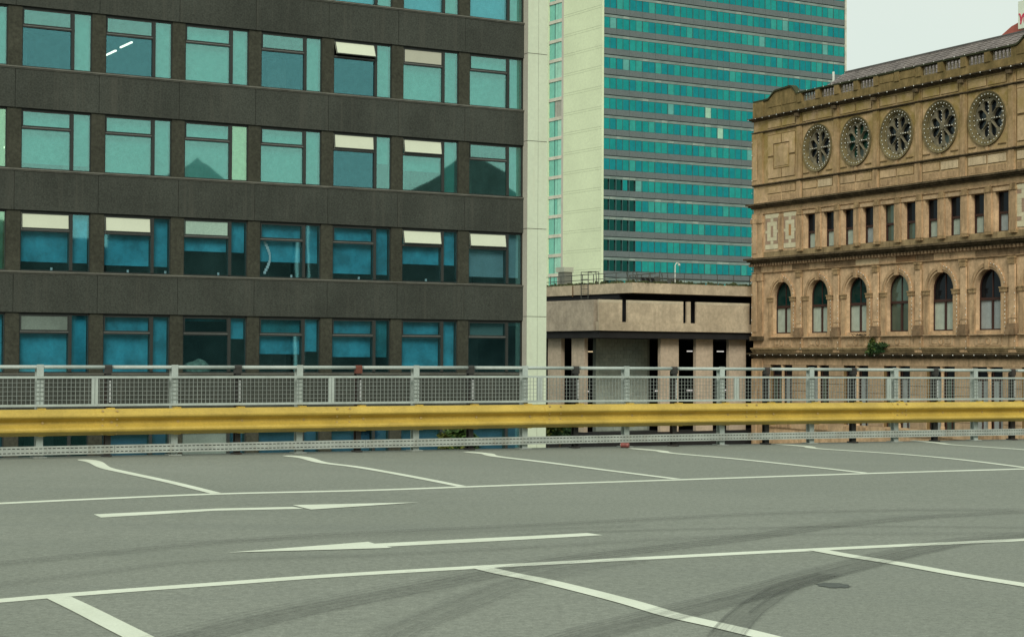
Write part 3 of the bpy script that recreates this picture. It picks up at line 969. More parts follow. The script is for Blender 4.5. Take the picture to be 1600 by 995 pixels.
m_tubey = emit('car park tube warm', (1.0, 0.78, 0.45), 0.45)
def block_mat():
    m, t, o = newmat('grey blockwork')
    b = t.nodes.new('ShaderNodeBsdfPrincipled')
    t.links.new(b.outputs['BSDF'], o.inputs['Surface'])
    b.inputs['Roughness'].default_value = 0.95
    v = t.nodes.new('ShaderNodeTexCoord').outputs['Object']
    mpn = t.nodes.new('ShaderNodeMapping')
    mpn.inputs['Rotation'].default_value = (R(-90), 0, 0)
    t.links.new(v, mpn.inputs['Vector'])
    br = t.nodes.new('ShaderNodeTexBrick')
    br.inputs['Color1'].default_value = (0.50, 0.52, 0.43, 1)
    br.inputs['Color2'].default_value = (0.42, 0.45, 0.375, 1)
    br.inputs['Mortar'].default_value = (0.24, 0.26, 0.22, 1)
    br.inputs['Scale'].default_value = 1.0
    br.inputs['Brick Width'].default_value = 0.45
    br.inputs['Row Height'].default_value = 0.225
    br.inputs['Mortar Size'].default_value = 0.012
    t.links.new(mpn.outputs['Vector'], br.inputs['Vector'])
    t.links.new(br.outputs['Color'], b.inputs['Base Color'])
    return m
m_block = block_mat()
m_mortar = surf('mortar', (0.20, 0.23, 0.195))
m_blks = [surf('grey block ' + n, c, patch=0.12, pscale=1.5, grain=0.12, gscale=8) for n, c in (('a', (0.38, 0.43, 0.36)), ('b', (0.33, 0.38, 0.32)), ('c', (0.36, 0.40, 0.335)))]
# lower band, in panels with slots between
ZB0, ZB1, ZS = 1.53, 3.285, 2.03
EXT = 16.5
bx(-0.02, EXT, -0.02, 0.3, ZB0, ZS).build('band_beam', m_conc, CON)
for a, b in ((0.0, 1.64), (2.03, 6.13), (6.42, 6.69), (7.13, 11.25), (11.51, EXT)):
    bx(a, b, 0, 0.14, ZS + 0.003, ZB1 - (0.16 if b - a > 0.5 else 0)).build('band_panel', m_conc, CON)
    if b - a > 0.5:
        bx(a, b, -0.004, 0.14, ZB1 - 0.157, ZB1).build('coping', m_cap, CON)
bx(-0.02, 0.45, 0.503, 9.5, ZB0, ZS - 0.02).build('band_beam', m_conc2, CON)
for a, b in ((0.503, 3.3), (3.32, 6.3), (6.32, 9.5)):
    bx(0.0, 0.45, a, b, ZS - 0.017, ZB1 - 0.16).build('band_panel', m_conc2, CON)
    bx(-0.004, 0.45, a, b, ZB1 - 0.157, ZB1).build('coping', m_conc2, CON)
# roof slab
bx(2.33, EXT, -0.05, 12, 3.712, 4.30).build('roof_slab', m_conc, CON)
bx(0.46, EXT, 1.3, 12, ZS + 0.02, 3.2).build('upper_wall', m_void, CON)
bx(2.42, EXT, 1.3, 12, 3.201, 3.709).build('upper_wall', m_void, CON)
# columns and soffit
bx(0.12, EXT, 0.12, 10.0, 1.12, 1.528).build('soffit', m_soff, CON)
for x0, x1 in ((5.01, 6.37), (7.69, 8.99), (10.26, 11.59), (13.0, 14.3)):
    c = bx(x0, x1, 0.7, 0.95, -4.30, 1.02).build('column', m_col, CON)
    bx(x0 - 0.004, x1 + 0.004, 0.696, 0.95, 1.022, 1.118).build('column_cap', m_cap, c)
for y0, y1 in ((2.2, 3.45), (4.5, 5.85)):
    c = bx(0.6, 0.85, y0, y1, -4.30, 1.02).build('column', m_col, CON)
    bx(0.596, 0.85, y0 - 0.004, y1 + 0.004, 1.022, 1.118).build('column_cap', m_cap, c)
BW = bx(2.03, 6.03, 3.02, 3.3, -4.9, 1.118).build('block_wall', m_mortar, CON)
ME_blk = [bx(0.006, 0.444, 3.0, 3.019, 0.006, 0.219).mesh('block', q) for q in m_blks]
ME_hblk = [bx(0.006, 0.219, 3.0, 3.019, 0.006, 0.219).mesh('block', q) for q in m_blks]
for r in range(26):
    z = -4.74 + 0.225 * r
    x = 2.03
    if r % 2:
        put('block', random.choice(ME_hblk), BW, (x, 0, z))
        x += 0.225
    while x + 0.45 <= 6.04:
        put('block', random.choice(ME_blk), BW, (x, random.uniform(-.004, 0), z))
        x += 0.45
    if x + 0.225 <= 6.04:
        put('block', random.choice(ME_hblk), BW, (x, 0, z))
bx(9.9, 10.35, 3.2, 3.6, -4.9, 1.118).build('inner_pier', m_block, CON)
bx(0.6, EXT, 9.4, 9.6, -4.9, 1.118).build('rear_wall', m_void, CON)
bx(EXT - 0.3, EXT, 0.6, 9.39, -4.9, 1.115).build('end_wall', m_void, CON)
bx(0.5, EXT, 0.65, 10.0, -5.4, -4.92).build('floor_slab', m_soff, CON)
bx(0.0, EXT, 0.6, 12.0, STREET, -5.41).build('base_wall', m_conc2, CON)
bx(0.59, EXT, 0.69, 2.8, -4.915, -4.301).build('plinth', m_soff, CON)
for x0, x1, z, m in ((3.4, 4.26, 0.36, m_tubey), (11.42, 11.84, 0.43, m_tubew), (13.89, 14.43, 0.43, m_tubew), (16.0, 16.4, 0.4, m_tubew), (8.87, 9.22, -2.04, m_tubew), (11.42, 11.85, -2.03, m_tubew), (14.3, 14.7, -2.03, m_tubew), (3.5, 3.75, -2.03, m_tubew)):
    bx(x0, x1, 6.0, 6.06, z - 0.035, z + 0.035).build('tube_lamp', m, CON)
# moss along the roof edge
m_moss = surf('roof moss', (0.07, 0.085, 0.035), patch=0.4, pscale=4)
ms = MB()
for i in range(420):
    if i < 260:
        x, y = random.uniform(2.35, EXT), random.uniform(-0.05, 0.25)
    else:
        x, y = random.uniform(2.34, 2.7), random.uniform(0, 10)
    h = random.uniform(0.03, 0.16) * (1.5 if random.random() < .15 else 1)
    a = random.uniform(0, pi)
    for q in (a, a + 1.6):
        dx, dy = cos(q) * random.uniform(.05, .16), sin(q) * .1
        ms.quad((x - dx, y - dy, 4.301), (x + dx, y + dy, 4.301), (x + dx * .5, y + dy, 4.301 + h), (x - dx * .4, y - dy, 4.301 + h * .8))
ms.build('moss', m_moss, CON, kind='stuff')
# roof railing
m_rrail = surf('roof railing', (0.075, 0.08, 0.07), rough=0.6)
m_rrail2 = surf('roof railing brown', (0.14, 0.085, 0.04), rough=0.7)
rr = MB()
for zz in (4.62, 4.93):
    rr.tube((2.55, 0.25, zz), (EXT, 0.25, zz + 0.04), 0.022, 6)
    rr.tube((2.5, 0.3, zz), (2.5, 10.5, zz - 0.05), 0.022, 6)
rr.build('roof_railing', m_rrail, CON)
for x in [2.6 + 1.27 * i for i in range(11)]:
    MB().tube((x, 0.25, 4.3), (x, 0.25, 4.95), 0.024, 6).build('railing_post', m_rrail, CON)
for y in [0.6 + 1.1 * i for i in range(9)]:
    MB().tube((2.5, y, 4.3), (2.5, y, 4.93), 0.024, 6).build('railing_post', m_rrail, CON)
# access ladder over the left edge
ld = MB()
for y in (4.05, 4.75):
    ld.tube((2.22, y, 3.46), (2.22, y, 5.06), 0.025, 6)
    ld.tube((2.22, y, 5.06), (3.0, y, 5.06), 0.025, 6)
ld.tube((3.0, 4.05, 5.06), (3.0, 4.05, 4.3), 0.025, 6)
ld.tube((2.22, 3.3, 5.04), (2.22, 4.05, 5.06), 0.022, 6)
ld.tube((2.22, 3.3, 5.04), (2.3, 3.3, 4.3), 0.022, 6)
lo = ld.build('access_ladder', m_rrail, CON)
rg = MB()
for i in range(6):
    rg.tube((2.22, 4.05, 3.5 + 0.28 * i), (2.22, 4.75, 3.5 + 0.28 * i), 0.018, 6)
rg.build('rungs', m_rrail, lo)
MB().tube((2.29, 5.7, 3.62), (2.29, 5.7, 4.28), 0.03, 6).build('drain_pipe', m_rrail2, CON)
# plant on the roof
m_cab = surf('roof cabinet', (0.17, 0.18, 0.15))
m_cabw = surf('roof cabinet pale', (0.42, 0.45, 0.36))
m_black = surf('black panel', (0.02, 0.022, 0.022), rough=0.4)
c = bx(3.0, 3.6, 7.55, 8.2, 4.302, 5.2).build('roof_cabinet', m_cab, CON)
bx(2.95, 3.65, 7.5, 8.4, 5.203, 5.5).build('cabinet_hood', m_cabw, c)
pk = MB()
random.seed(5)
for i in range(16):
    x = 2.9 + random.uniform(0, 3.4)
    y = random.uniform(0.8, 2.4)
    if random.random() < .5:
        pk.box(x, x + random.uniform(.1, .5), y, y + .3, 4.302, 4.35 + random.uniform(.1, .4))
    else:
        pk.tube((x, y, 4.3), (x + random.uniform(-.2, .2), y, 4.7 + random.uniform(0, .4)), 0.03, 6)
pk.tube((2.9, 1.0, 4.75), (5.0, 1.2, 4.95), 0.03, 6)
pk.tube((3.0, 1.4, 4.55), (5.6, 1.4, 4.62), 0.03, 6)
pk.build('roof_pipework', m_rrail, CON)
for x in (3.6, 3.95, 4.3):
    MB().quad((x, 0.5, 4.302), (x + .2, 0.5, 4.302), (x - .02, 0.9, 4.66), (x - .22, 0.9, 4.66)).poly_y([(x - .24, 4.66), (x + .02, 4.302), (x + .22, 4.302), (x + .0, 4.66)], 0.5, 0.54).build('roof_panel', m_black, CON)
m_white = surf('white metal', (0.6, 0.63, 0.56), rough=0.5)
cw = Vector((4.9112, 100, 0)) + Matrix.Rotation(CY, 3, 'Z') @ Vector((6.0, 0.6, 4.302))
PL = thing('camera_pole', 'slim white pole with a hooked top standing on the concrete roof edge', 'pole', cw, CY)
pm = MB().tube((0, 0, 0), (0, 0, 1.12), 0.035, 8)
pm.tube((0, 0, 1.12), (0.12, 0, 1.27), 0.03, 8)
pm.tube((0.12, 0, 1.27), (0.28, 0, 1.24), 0.03, 8)
pm.build('pole_shaft', m_white, PL)
MB().lathe([(0.03, 1.10), (0.07, 1.12), (0.075, 1.18), (0.03, 1.24)], cx=0.3, n=8).build('camera_dome', m_white, PL)
bx(-0.09, 0.09, -0.09, 0.09, 0.0, 0.06).build('base_plate', m_rrail, PL)

# ------------------------------------------------------------------ ornate stone building
random.seed(21)
VO, VY = Vector((14.3059, 105, 0)), R(-63.5)
VIC = thing('stone_building', 'ornate weathered sandstone building with five rose windows, arched windows and a slate roof', 'stone building', VO, VY)
def vw(x, y, z):
    return VO + Matrix.Rotation(VY, 3, 'Z') @ Vector((x, y, z))
DIRT = (0.095, 0.062, 0.03)
m_stone = surf('sandstone', (0.57, 0.395, 0.235), rough=0.92, patch=0.2, pscale=0.9, grain=0.2, gscale=5, streak=DIRT, sfac=0.62, sstretch=(1.8, 1.8, 0.3), sp=(0.54, 0.76), moss=(0.29, 0.21, 0.07), mossz=(7.5, 12.0), spec=0.12)
m_stone2 = surf('sandstone trim', (0.50, 0.34, 0.195), rough=0.92, patch=0.16, pscale=1.3, grain=0.18, gscale=6, streak=DIRT, sfac=0.7, sstretch=(2.2, 2.2, 0.35), sp=(0.45, 0.72), moss=(0.22, 0.16, 0.05), mossz=(9.0, 13.5), spec=0.12)
m_pan = surf('sandstone panel', (0.53, 0.375, 0.225), rough=0.92, patch=0.2, pscale=0.6, grain=0.16, gscale=5, streak=DIRT, sfac=0.5, sstretch=(1.8, 1.8, 0.4), moss=(0.34, 0.25, 0.085), mossz=(9.0, 14.0), spec=0.12)
m_soot = surf('sooty cornice', (0.11, 0.082, 0.048), rough=0.95, patch=0.35, pscale=1.5, grain=0.25, gscale=6, streak=(0.035, 0.028, 0.018), sfac=0.7, spec=0.1)
m_sillst = surf('stained sill stone', (0.31, 0.23, 0.125), rough=0.95, patch=0.3, pscale=1.5, grain=0.2, streak=DIRT, sfac=0.7, spec=0.1)
m_capst = surf('carved stone', (0.34, 0.235, 0.125), rough=0.95, patch=0.25, pscale=3, grain=0.3, gscale=9, streak=DIRT, sfac=0.7, spec=0.1)
m_grime = surf('grimy stone', (0.25, 0.17, 0.10), rough=0.95, patch=0.3, pscale=2, grain=0.2, streak=(0.08, 0.055, 0.03), sfac=0.7, spec=0.1)
m_stoneb = surf('brown stone', (0.27, 0.16, 0.085), rough=0.95, patch=0.2, pscale=1.5, grain=0.2, streak=DIRT, sfac=0.4, spec=0.1)
m_stonep = surf('pale stone', (0.60, 0.47, 0.30), rough=0.95, patch=0.15, pscale=1.2, grain=0.18, streak=DIRT, sfac=0.5, spec=0.1)
m_algae = surf('mossy coping', (0.05, 0.055, 0.03), rough=0.95, patch=0.35, pscale=2, grain=0.2, spec=0.1)
m_parapet = surf('algae stained parapet stone', (0.25, 0.18, 0.08), rough=0.95, patch=0.2, pscale=0.8, grain=0.2, gscale=5, streak=(0.09, 0.075, 0.028), sfac=0.7, sstretch=(1.5, 1.5, 0.4), sp=(0.42, 0.7), spec=0.1)
m_balus = surf('baluster stone', (0.17, 0.15, 0.105), rough=0.95, patch=0.3, pscale=2)
m_groove = surf('recessed joint', (0.19, 0.125, 0.05), patch=0.3)
m_ring = surf('rose ring stone', (0.155, 0.125, 0.06), rough=0.9, patch=0.3, pscale=2, grain=0.2, streak=(0.08, 0.07, 0.03), sfac=0.6)
m_tracery = surf('tracery stone', (0.165, 0.145, 0.095), rough=0.9, patch=0.25, pscale=2, grain=0.2, streak=(0.10, 0.085, 0.045), sfac=0.5)
m_wood = surf('brown sash', (0.05, 0.022, 0.016), rough=0.6, patch=0.2)
m_wood2 = surf('green sash', (0.03, 0.075, 0.05), rough=0.6, patch=0.2)
m_vgl = far_pane('dark sash glass', (0.008, 0.009, 0.011), (0.015, 0.018, 0.02))
m_vgt = far_pane('teal sash glass', (0.006, 0.03, 0.026), (0.02, 0.024, 0.024))
m_vgg = far_pane('grey sash glass', (0.07, 0.09, 0.07), (0.05, 0.07, 0.06))
m_net = surf('net curtain', (0.42, 0.48, 0.40), rough=0.6, patch=0.1, pscale=3, grain=0.05, streak=(0.25, 0.29, 0.25), sfac=0.5, sstretch=(9, 9, 0.5))
m_net2 = surf('net curtain grey', (0.33, 0.37, 0.36), rough=0.6, patch=0.1, pscale=3, streak=(0.2, 0.22, 0.22), sfac=0.5, sstretch=(9, 9, 0.5))
m_pinkst = surf('pink inlay stone', (0.36, 0.25, 0.17), patch=0.12, pscale=3)
m_palest = surf('pale inlay stone', (0.62, 0.56, 0.38), patch=0.1, pscale=2, grain=0.12)
m_orange = surf('orange inlay stone', (0.42, 0.22, 0.09), patch=0.12)
m_rose = far_pane('rose glass', (0.012, 0.016, 0.02), (0.03, 0.035, 0.035))
m_rose2 = far_pane('rose glass pale', (0.10, 0.13, 0.12), (0.03, 0.035, 0.035))
m_rose3 = far_pane('rose glass green', (0.015, 0.06, 0.04), (0.02, 0.025, 0.025))

BP = 3.472
def B(i):
    return 1.10 + BP * i
def C_(i):
    return B(i) + BP / 2 + 0.05
ULEN = B(7) + 1.0
V = VIC
def cornice(name, z1, z0, pr, mat, u0=None, u1=None, steps=3):
    """projecting moulding, stepping back downwards, returned round the corner"""
    m = MB()
    h = z1 - z0
    for s in range(steps):
        a, b = z1 - h * s / steps, z1 - h * (s + 1) / steps
        p = pr * (1 - s / steps)
        m.box(-p if u0 is None else u0, (ULEN + p) if u1 is None else u1, -p, 0.3, b + 0.001, a - 0.001)
    return m.build(name, mat, V)
# --- cores behind everything
bx(0.3, ULEN - 0.3, 1.2, 14, STREET, 14.3).build('inner_core', m_void, V)
bx(0.002, 0.3, 0.31, 14, STREET, 14.9).build('side_wall', m_stone, V)
bx(ULEN - 0.3, ULEN, 0.31, 14, STREET, 14.9).build('side_wall', m_stone, V)
# --- wall zones (front face y=0)
def wall(z0, z1, name='wall', mat=None, y0=0.0, y1=0.3, u0=0.0, u1=None):
    return bx(u0, ULEN if u1 is None else u1, y0, y1, z0, z1).build(name, mat or m_stone, V)
wall(13.32, 13.985)
wall(9.08, 10.17)
wall(8.50, 8.80)
wall(5.03, 5.55, mat=m_groove, y0=0.03)
x = 0.0
while x < ULEN:
    e = min(x + random.uniform(.6, 1.7), ULEN)
    mm = random.choice((m_stone, m_stone, m_stone2, m_pan, m_stonep, m_stonep, m_grime, m_stoneb))
    bx(x + .006, e - .006, random.uniform(-.012, 0), .029, 5.07, 5.40).build('stone_block', mm, V)
    x = e
bx(0, ULEN, -.02, .029, 5.402, 5.549).build('bed_mould', m_grime, V)
wall(0.30, 1.25)
wall(-0.36, 0.03)
# cornices
cornice('cornice', 14.17, 13.985, 0.30, m_soot)
cornice('cornice', 9.09, 8.80, 0.36, m_soot)
cornice('cornice', 5.88, 5.55, 0.45, m_soot)
cornice('ledge', 0.32, 0.03, 0.30, m_soot)
cornice('string_course', 13.35, 13.25, 0.12, m_soot, steps=2)
cornice('string_course', 10.24, 10.13, 0.14, m_soot, steps=2)
cornice('string_course', 8.53, 8.46, 0.07, m_stone2, steps=1)
cornice('string_course', 5.06, 4.98, 0.10, m_stone2, steps=2)
de = MB()
x = -0.2
while x < ULEN + 0.1:
    de.box(x, x + 0.13, -0.22, -0.002, 5.40, 5.548)
    x += 0.27
de.build('dentils', m_grime, V, kind='stuff')
# --- corner strips
for a, b in ((-0.06, 1.02), (B(7) - 0.02, ULEN + 0.06)):
    for z0, z1 in ((10.25, 13.24), (8.82 - 2.9 + 0.0, 8.45), (1.3, 4.97), (STREET, -0.02)):
        bx(a, b, -0.10, 0.3, z0, z1).build('corner_pilaster', m_stone2, V)
        bx(a + 0.15, b - 0.55, -0.14, -0.101, z0 + 0.25, z1 - 0.35).build('pilaster_panel', m_pan, V)
    bx(a - 0.05, b + 0.05, -0.16, 0.3, 4.55, 4.75).build('capital', m_stone2, V)
    bx(a - 0.05, b + 0.05, -0.16, 0.3, 7.95, 8.2).build('capital', m_stone2, V)
    bx(a - 0.06, b + 0.06, -0.2, 0.3, 1.05, 1.29).build('pilaster_base', m_soot, V)
# --- rose storey: wall with round openings
RZ, RR = 11.83, 1.10
def ring_wall(m, cx, cz, r, x0, x1, z0, z1, y0, y1, n=48):
    """rectangular wall with round hole and its reveal"""
    b = len(m.v)
    inn, outr = [], []
    for i in range(n):
        a = 2 * pi * i / n
        c, s = cos(a), sin(a)
        inn.append((cx + r * c, cz + r * s))
        k = min(((x1 - cx) / c) if c > 1e-9 else 1e9, ((x0 - cx) / c) if c < -1e-9 else 1e9, ((z1 - cz) / s) if s > 1e-9 else 1e9, ((z0 - cz) / s) if s < -1e-9 else 1e9)
        outr.append((cx + k * c, cz + k * s))
    for L_, y in ((inn, y0), (outr, y0), (inn, y1)):
        m.v += [(x, y, z) for x, z in L_]
    corners = [(x0, z0), (x1, z0), (x1, z1), (x0, z1)]
    for i in range(n):
        j = (i + 1) % n
        m.f.append([b + i, b + n + i, b + n + j, b + j])
        m.f.append([b + i, b + j, b + 2 * n + j, b + 2 * n + i])
        m.mi += [0, 0]
        # fill the corner triangles
        (xa, za), (xb, zb2) = outr[i], outr[j]
        if abs(xa - xb) > 1e-6 and abs(za - zb2) > 1e-6:
            cxn = min(corners, key=lambda q: (q[0] - (xa + xb) / 2) ** 2 + (q[1] - (za + zb2) / 2) ** 2)
            m.quad((xa, y0, za), (cxn[0], y0, cxn[1]), (xb, y0, zb2))
def annulus(m, cx, cz, r0, r1, y0, y1, n=48, yi=None):
    """ring with square section, front y0 (inner edge may sit deeper at yi)"""
    b = len(m.v)
    yi = y0 if yi is None else yi
    for r, y in ((r0, yi), (r1, y0), (r1, y1), (r0, y1)):
        for i in range(n):
            a = 2 * pi * i / n
            m.v.append((cx + r * cos(a), y, cz + r * sin(a)))
    for k in range(4):
        for i in range(n):
            j = (i + 1) % n
            m.f.append([b + k * n + i, b + ((k + 1) % 4) * n + i, b + ((k + 1) % 4) * n + j, b + k * n + j])
            m.mi.append(0)
mrw = MB()
ring_wall(mrw, 0, 0, 1.16, -BP / 2, BP / 2, 10.17 - RZ, 13.32 - RZ, 0, 0.5)
ME_rw = mrw.mesh('rose_wall', m_stone)
mf = MB()
annulus(mf, 0, 0, 1.19, 1.34, -0.10, 0.02, yi=-0.03)
annulus(mf, 0, 0, 1.12, 1.19, -0.02, 0.25, yi=0.02)
annulus(mf, 0, 0, 1.05, 1.12, 0.06, 0.40, yi=0.08)
ME_rf = mf.mesh('rose_window', m_ring)
def tracery():
    m = MB()
    n, y0, y1 = 20, 0.12, 0.26
    for s in range(8):
        th = 2 * pi * (s + 0.5) / 8
        pr = 0.57
        pc_ = (pr * cos(th), pr * sin(th))
        inn, outr = [], []
        for i in range(n):
            a = 2 * pi * i / n
            # petal: teardrop, wide at the outside
            rad, tan_ = cos(a), sin(a)
            L1 = 0.31 if rad > 0 else 0.34
            wd = 0.222 if rad > 0 else 0.222 - 0.115 * (-rad)
            ir, it = pr + rad * L1, tan_ * wd
            ir, it = ir * 1.09, it * 1.09
            inn.append((ir * cos(th) - it * sin(th), ir * sin(th) + it * cos(th)))
            # wedge boundary from the petal centre
            dx, dz = cos(a), sin(a)
            k = 1e9
            for sg in (1, -1):
                nx, nz_ = -sin(pi / 8), sg * cos(pi / 8)
                den = dx * nx + dz * nz_
                if den > 1e-6:
                    k = min(k, -(pr * nx) / den)
            # outer circle r=0.95
            bq = pr * dx
            k = min(k, -bq + math.sqrt(max(0, bq * bq - (pr * pr - 0.98 ** 2))))
            orr, ot = pr + dx * k, dz * k
            orr, ot = orr * 1.09, ot * 1.09
            outr.append((orr * cos(th) - ot * sin(th), orr * sin(th) + ot * cos(th)))
        b = len(m.v)
        for L_, y in ((inn, y0), (outr, y0), (inn, y1)):
            m.v += [(x, y, z) for x, z in L_]
        for i in range(n):
            j = (i + 1) % n
            m.f.append([b + i, b + n + i, b + n + j, b + j])
            m.f.append([b + i, b + j, b + 2 * n + j, b + 2 * n + i])
            m.mi += [0, 0]
    annulus(m, 0, 0, 0.02, 0.15, 0.07, 0.25, n=16)
    return m.mesh('tracery', m_tracery)
ME_tr = tracery()
ms_ = MB()
for s in range(8):
    a = 2 * pi * s / 8
    ms_.tube((0.14 * cos(a), 0.115, 0.14 * sin(a)), (0.66 * cos(a), 0.115, 0.66 * sin(a)), 0.028, 6)
    ms_.ball(0.70 * cos(a), 0.11, 0.70 * sin(a), 0.06)
    ms_.ball(0.15 * cos(a), 0.11, 0.15 * sin(a), 0.05)
ME_sp2 = ms_.mesh('spokes', m_tracery)
def disc(r, y, n=40):
    m = MB()
    m.poly_y([(r * cos(2 * pi * i / n), r * sin(2 * pi * i / n)) for i in range(n)], y, y + 0.02)
    return m
ME_rg = [disc(1.06, 0.29).mesh('rose_glass', q) for q in (m_rose, m_rose3)]
mg = MB()
mg.box(0.0, 0.5, 0.27, 0.285, -0.72, -0.42)
mg.box(-0.1, 0.3, 0.27, 0.285, -0.9, -0.72)
ME_rgp = mg.mesh('pale_glass', m_rose2)
m_bulb = surf('white bulb', (0.85, 0.87, 0.8), rough=0.3, spec=0.6)
m_wire = surf('lamp wire', (0.03, 0.03, 0.025))
def string(name, label, pts, group='strings of small white bulbs on the stone building', wire=True, r=0.034):
    t_ = thing(name, label, 'string lights', VO, VY, group)
    m = MB()
    for p in pts:
        m.ball(p[0], p[1], p[2], r * random.uniform(0.8, 1.15))
    m.build('bulbs', m_bulb, t_, kind='stuff')
    if wire:
        q = MB()
        for a, b in zip(pts[:-1], pts[1:]):
            if (Vector(a) - Vector(b)).length < 1.6:
                q.tube(a, b, 0.006, 4)
        q.build('wire', m_wire, t_, kind='stuff')
    return t_
ordn = ['leftmost rose window', 'second rose window from the left', 'middle rose window', 'fourth rose window from the left', 'rightmost rose window']
for i in range(1, 6):
    cx = C_(i) - 0.02
    put('rose_wall', ME_rw, V, (B(i) + BP / 2, 0, RZ))
    rw = put('rose_window', ME_rf, V, (cx, 0, RZ))
    put('tracery', ME_tr, rw)
    put('spokes', ME_sp2, rw)
    put('rose_glass', ME_rg[1 if i == 2 else 0], rw)
    if i in (1, 2, 4):
        put('pale_glass', ME_rgp, rw)
    pts = [(cx + 1.2 * cos(a), -0.08, RZ + 1.2 * sin(a)) for a in [2 * pi * k / 34 for k in range(35)]]
    inner = [(cx + 1.02 * cos(a), 0.03, RZ + 1.02 * sin(a)) for a in [2 * pi * k / 26 for k in range(26)] if random.random() < .5]
    arms = []
    for s in (0, 2, 4, 6):
        a = 2 * pi * s / 8
        arms += [(cx + r * cos(a), 0.05, RZ + r * sin(a)) for r in (.25, .42, .6, .8)]
    string('string_lights', 'ring of small white bulbs round the ' + ordn[i - 1], pts + inner + arms, wire=False)
# plain bays at both ends, with raised interlocking panels
for i in (0, 6):
    u = B(i)
    bx(u, u + BP, 0, 0.3, 10.17, 13.32).build('wall', m_stone, V)
    a, b, z0, z1 = u + 0.42, u + BP - 0.42, 10.5, 13.0
    w3, h3 = (b - a), (z1 - z0)
    xm, zm = (a + b) / 2, (z0 + z1) / 2
    c = 0.5
    for pts in ([(a, zm + .06), (a + c, zm + .06), (a + c, z1 - c), (xm - .06, z1 - c), (xm - .06, z1), (a, z1)],
                [(xm + .06, z1 - c), (b - c, z1 - c), (b - c, zm + .06), (b, zm + .06), (b, z1), (xm + .06, z1)],
                [(a, z0), (xm - .06, z0), (xm - .06, z0 + c), (a + c, z0 + c), (a + c, zm - .06), (a, zm - .06)],
                [(xm + .06, z0), (b, z0), (b, zm - .06), (b - c, zm - .06), (b - c, z0 + c), (xm + .06, z0 + c)],
                [(a + c + .16, z0 + c + .16), (b - c - .16, z0 + c + .16), (b - c - .16, z1 - c - .16), (a + c + .16, z1 - c - .16)]):
        MB().poly_y(pts, -0.04, -0.009 if len(pts) > 4 else -0.021).build('raised_panel', m_pan, V)
    bx(a - .05, b + .05, -0.008, -0.001, z0 - .05, z1 + .05).build('panel_ground', m_groove, V)
    bx(a + c + .06, b - c - .06, -0.02, -0.009, z0 + c + .06, z1 - c - .06).build('panel_field', m_stone, V)
bx(0, 1.1, 0, 0.3, 10.17, 13.32).build('wall', m_stone, V)
bx(B(7), ULEN, 0, 0.3, 10.17, 13.32).build('wall', m_stone, V)
# --- upper pilasters, frieze panels
for i in range(1, 8):
    u = B(i)
    bx(u - 0.19, u + 0.19, -0.07, 0.0 - 0.001, 10.25, 13.24).build('pilaster', m_stone2, V)
    bx(u + 0.19, u + 0.30, -0.04, -0.001, 10.25, 13.24).build('pilaster', m_stone2, V)
    bx(u - 0.19, u + 0.19, -0.07, -0.001, 13.36, 13.98).build('frieze_block', m_stone2, V)
    for z0, z1 in ((10.25, 13.24), (9.10, 10.12), (13.36, 13.9)):
        bx(u + 0.30, u + 0.345, -0.008, -0.0005, z0, z1).build('shadow_joint', m_groove, V)
        bx(u - 0.24, u - 0.192, -0.008, -0.0005, z0, z1).build('shadow_joint', m_groove, V)
    bx(u - 0.2, u + 0.2, -0.07, -0.001, 9.10, 10.12).build('frieze_block', m_stone2, V)
    bx(u - 0.16, u + 0.16, -0.26, -0.071, 13.80, 13.98).build('bracket', m_soot, V)
for i in range(0, 7):
    u = B(i)
    for a, b in ((u + .38, u + BP / 2 - .07), (u + BP / 2 + .07, u + BP - .38)):
        bx(a - .035, b + .035, -0.006, -0.001, 13.425, 13.905).build('panel_ground', m_groove, V)
        bx(a - .035, b + .035, -0.006, -0.001, 9.585, 10.055).build('panel_ground', m_groove, V)
        bx(a, b, -0.03, -0.007, 13.46, 13.87).build('frieze_panel', random.choice((m_pan, m_pan, m_stone, m_stonep)), V)
        bx(a, b, -0.03, -0.007, 9.62, 10.02).build('frieze_panel', random.choice((m_pan, m_stone, m_stonep, m_stonep, m_stone2)), V)
        bx(a, b, -0.012, -0.001, 9.2, 9.5).build('frieze_panel', m_stone2, V)
    if 1 <= i <= 5:
        for a, b in ((u + .38, u + .95), (u + BP - .95, u + BP - .38)):
            bx(a, b, -0.04, -0.001, 10.48, 10.53).build('fillet', m_groove, V)
        bx(u + BP / 2 - .1, u + BP / 2 + .1, -0.05, -0.001, 10.25, 10.5).build('keystone', m_stone2, V)
# --- narrow window storey
NW0, NWP, NH = 5.595, 1.736, 0.475
zt0, zt1 = 6.23, 8.18
wall(5.88, zt0, 'sill_course', m_sillst)
wall(zt1, 8.502, 'lintel_course', m_stone)
nwx = [NW0 + NWP * k for k in range(10)]
edges = [1.02] + sum([[c - NH, c + NH] for c in nwx], []) + [B(7)]
for j in range(0, len(edges), 2):
    bx(edges[j], edges[j + 1], 0, 0.34, zt0 + 0.001, zt1 - 0.001).build('pier', m_stone, V)
nf = MB()
nf.box(-NH, NH, 0.24, 0.34, 0, 0.05)
nf.box(-NH, NH, 0.24, 0.34, 1.90, 1.95)
nf.box(-NH, -NH + 0.05, 0.24, 0.34, 0.05, 1.90)
nf.box(NH - 0.05, NH, 0.24, 0.34, 0.05, 1.90)
nf.box(-NH + .05, NH - .05, 0.22, 0.34, 0.86, 0.98)
nf.box(-NH + .05, -NH + .12, 0.235, 0.33, .05, .86)
nf.box(NH - .30, NH - .24, 0.235, 0.33, .05, .86)
ME_nf = nf.mesh('window', m_wood)
ME_ng = [bx(-NH + .05, NH - .05, 0.28, 0.29, .98, 1.90).mesh('upper_pane', q) for q in (m_vgl, m_vgg)]
